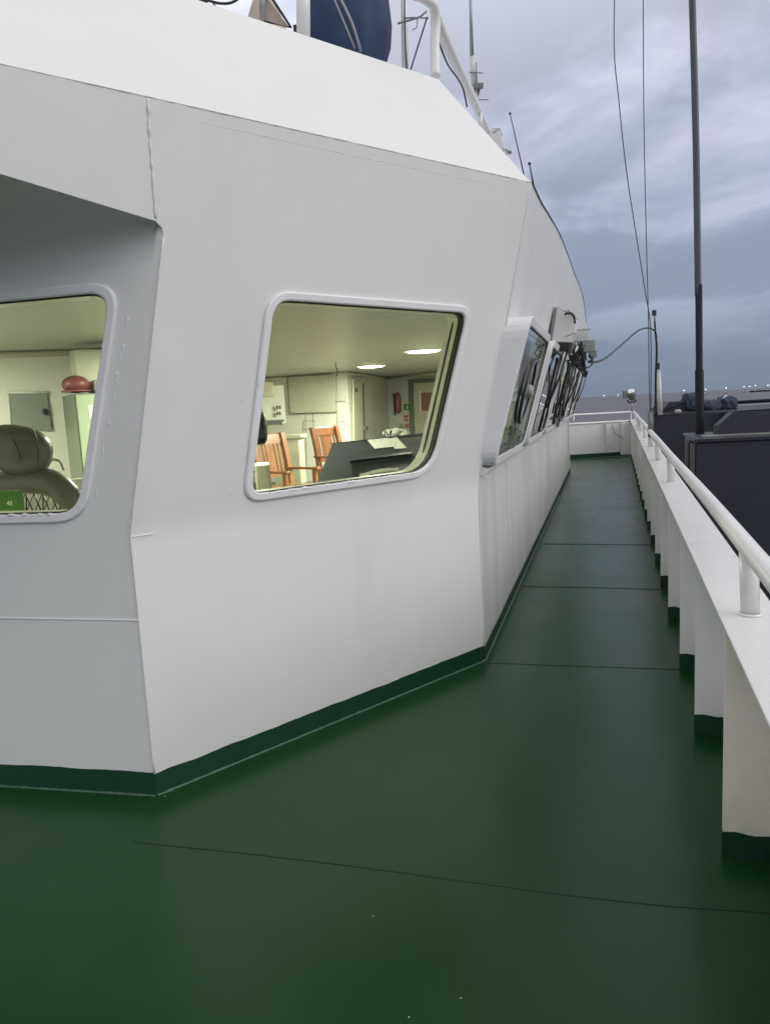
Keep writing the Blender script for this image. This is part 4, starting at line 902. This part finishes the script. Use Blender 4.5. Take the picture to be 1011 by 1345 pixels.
b = MB(); b.prism([at(868, 542, 14.6), at(870, 537, 14.6), at(879, 527.5, 14.6), at(912, 525.5, 14.6), at(912, 542, 14.6)], (.1, .8, 0)); tag(b.build('winch_cover', M['steel'], None, bevel=.02), 'low dark chamfered cover on the farther box, left of the blue bundles', 'cover')
for (x_, y_, sx, sz, sd_, lb) in ((905, 530, .095, .19, 1, 'upright faded blue canvas bundle, leftmost on the farther steel box'), (932, 534, .17, .13, 2, 'wide low faded blue canvas bundle just right of the black pole'), (953, 531, .13, .16, 3, 'rounded blue canvas bundle, rightmost on the farther steel box')):
    b = MB(); b.blob(at(x_, y_, 14.7), (sx * 1.3, .22, sz), seg=18, amp=.35, fr=2.6, power=.75, seed=sd_); tag(b.build('canvas_bundle', M['bluetarp2'], None), lb, 'canvas bundle')
b = MB(); b.tube([at(948, 525, 14.6), at(953, 520, 14.6), at(958, 525, 14.6), at(959, 528, 14.6)], .015, n=6, sub=4); tag(b.build('hoop', M['paperw'], None), 'small white hoop over the rightmost blue bundle', 'hoop')
b = MB(); b.tube([at(960, 529, 14.8), at(1060, 523, 14.8), at(1200, 515, 14.8)], .035, n=8); tag(b.build('boom_pipe', M['blueblack'], None), 'long black horizontal pipe running right from the blue bundles', 'pipe')
b = MB(); b.prism([at(950, 541, 14.0), at(1060, 534.5, 14.0), at(1200, 528, 14.0), at(1200, 580, 14), at(950, 580, 14)], (.1, 1.2, 0)); tag(b.build('coaming_wall', M['steel'], None, bevel=.01), 'long low dark steel coaming behind the wedge shaped one', 'coaming')
pl_ = empty('crane_pole', at(919, 572, 9.75), 'tall blue black pole with thicker lower half rising beyond the handrail', 'pole')
b = MB(); b.tube([at(919, 640, 9.75), at(918.5, 560, 9.75), at(917.8, 487, 9.75), at(917.75, 485, 9.75), at(917, 374, 9.75)], [.056, .056, .054, .043, .043], n=18); b.build('lower_tube', M['blueblack'], pl_)
b = MB(); b.tube([at(917, 376, 9.75), at(916, 374, 9.75), at(913.5, 190, 9.75), at(908.5, 0, 9.75), at(906.5, -80, 9.75)], [.041, .041, .041, .040, .040], n=16, sub=3); b.build('upper_tube', M['poleup'], pl_)

# ------------------------------------------------------------------ ships at anchor
def boat(px, py, dist, L_, label, lamps=1):
    p = at(px, py, dist); t = empty('distant_ship', V((p.x, p.y, SEA)), label, 'ship', 'lit ships anchored along the horizon')
    x, y = p.x, p.y
    b = MB(); b.loft([[(x + s * L_ / 2, y - w_, SEA), (x + s * L_ / 2 * 1.03, y - w_ * 1.1, SEA + 3.5), (x + s * L_ / 2 * 1.03, y + w_ * 1.1, SEA + 3.5), (x + s * L_ / 2, y + w_, SEA)] for s, w_ in ((-1, .8), (-.8, 3), (.7, 3), (1, .3))], capa=True, capb=True); b.build('hull', M['steel2'], t)
    b = MB(); b.box((x - L_ * .25, y, SEA + 6), (L_ * .2, 4, 5)); b.build('deckhouse', M['equip'], t)
    b = MB(); b.tube([(x, y, SEA + 3), (x, y, max(SEA + 5, p.z))], .3, n=6); b.build('mast', M['steel2'], t)
    b = MB()
    b.blob((x, y, max(SEA + 6, p.z)), (lamps * 1.7, 1.5, 1.5), seg=6); b.build('deck_lights', M['shiplamp'], t)
for i, (px_, py_, s_, lb) in enumerate(((793, 519.6, 1.1, 'lone lit ship far left on the horizon, seen over the end bulwark rail'), (811, 518.8, .5, 'very faint lit ship just right of the leftmost one on the horizon'), (897.5, 513, 1.1, 'lit ship on the horizon just left of the black pole'),
        (926, 511.5, 1., 'lit ship on the horizon just right of the black pole'), (953, 509.6, 1.1, 'lit ship on the horizon between the pole and the cluster at right'), (976.5, 508, 1., 'first lit ship of the cluster at the right end of the horizon'),
        (984, 507.6, 1., 'second lit ship of the cluster at the right end of the horizon'), (991.5, 506.4, 1.2, 'brighter third lit ship of the right horizon cluster'), (1008, 506.2, 1.5, 'brightest lit ship at the right edge of the picture'))):
    boat(px_, py_, 2600, 11, lb, s_)
p = at(1001, 509.8, 2500)
b = MB(); b.loft([[(p.x + s * 42, p.y - w_, SEA), (p.x + s * 44, p.y - w_ * 1.1, SEA + 5), (p.x + s * 44, p.y + w_ * 1.1, SEA + 5), (p.x + s * 42, p.y + w_, SEA)] for s, w_ in ((-1, 1), (-.85, 7), (.8, 7), (1, .5))], capa=True, capb=True)
tk = b.build('tanker', M['steel'], None); tag(tk, 'long low dark tanker hull under the lights at the right horizon', 'ship')
b = MB(); b.box((p.x + 30, p.y, SEA + 8), (9, 8, 7)); b.build('deckhouse', M['equip'], tk)
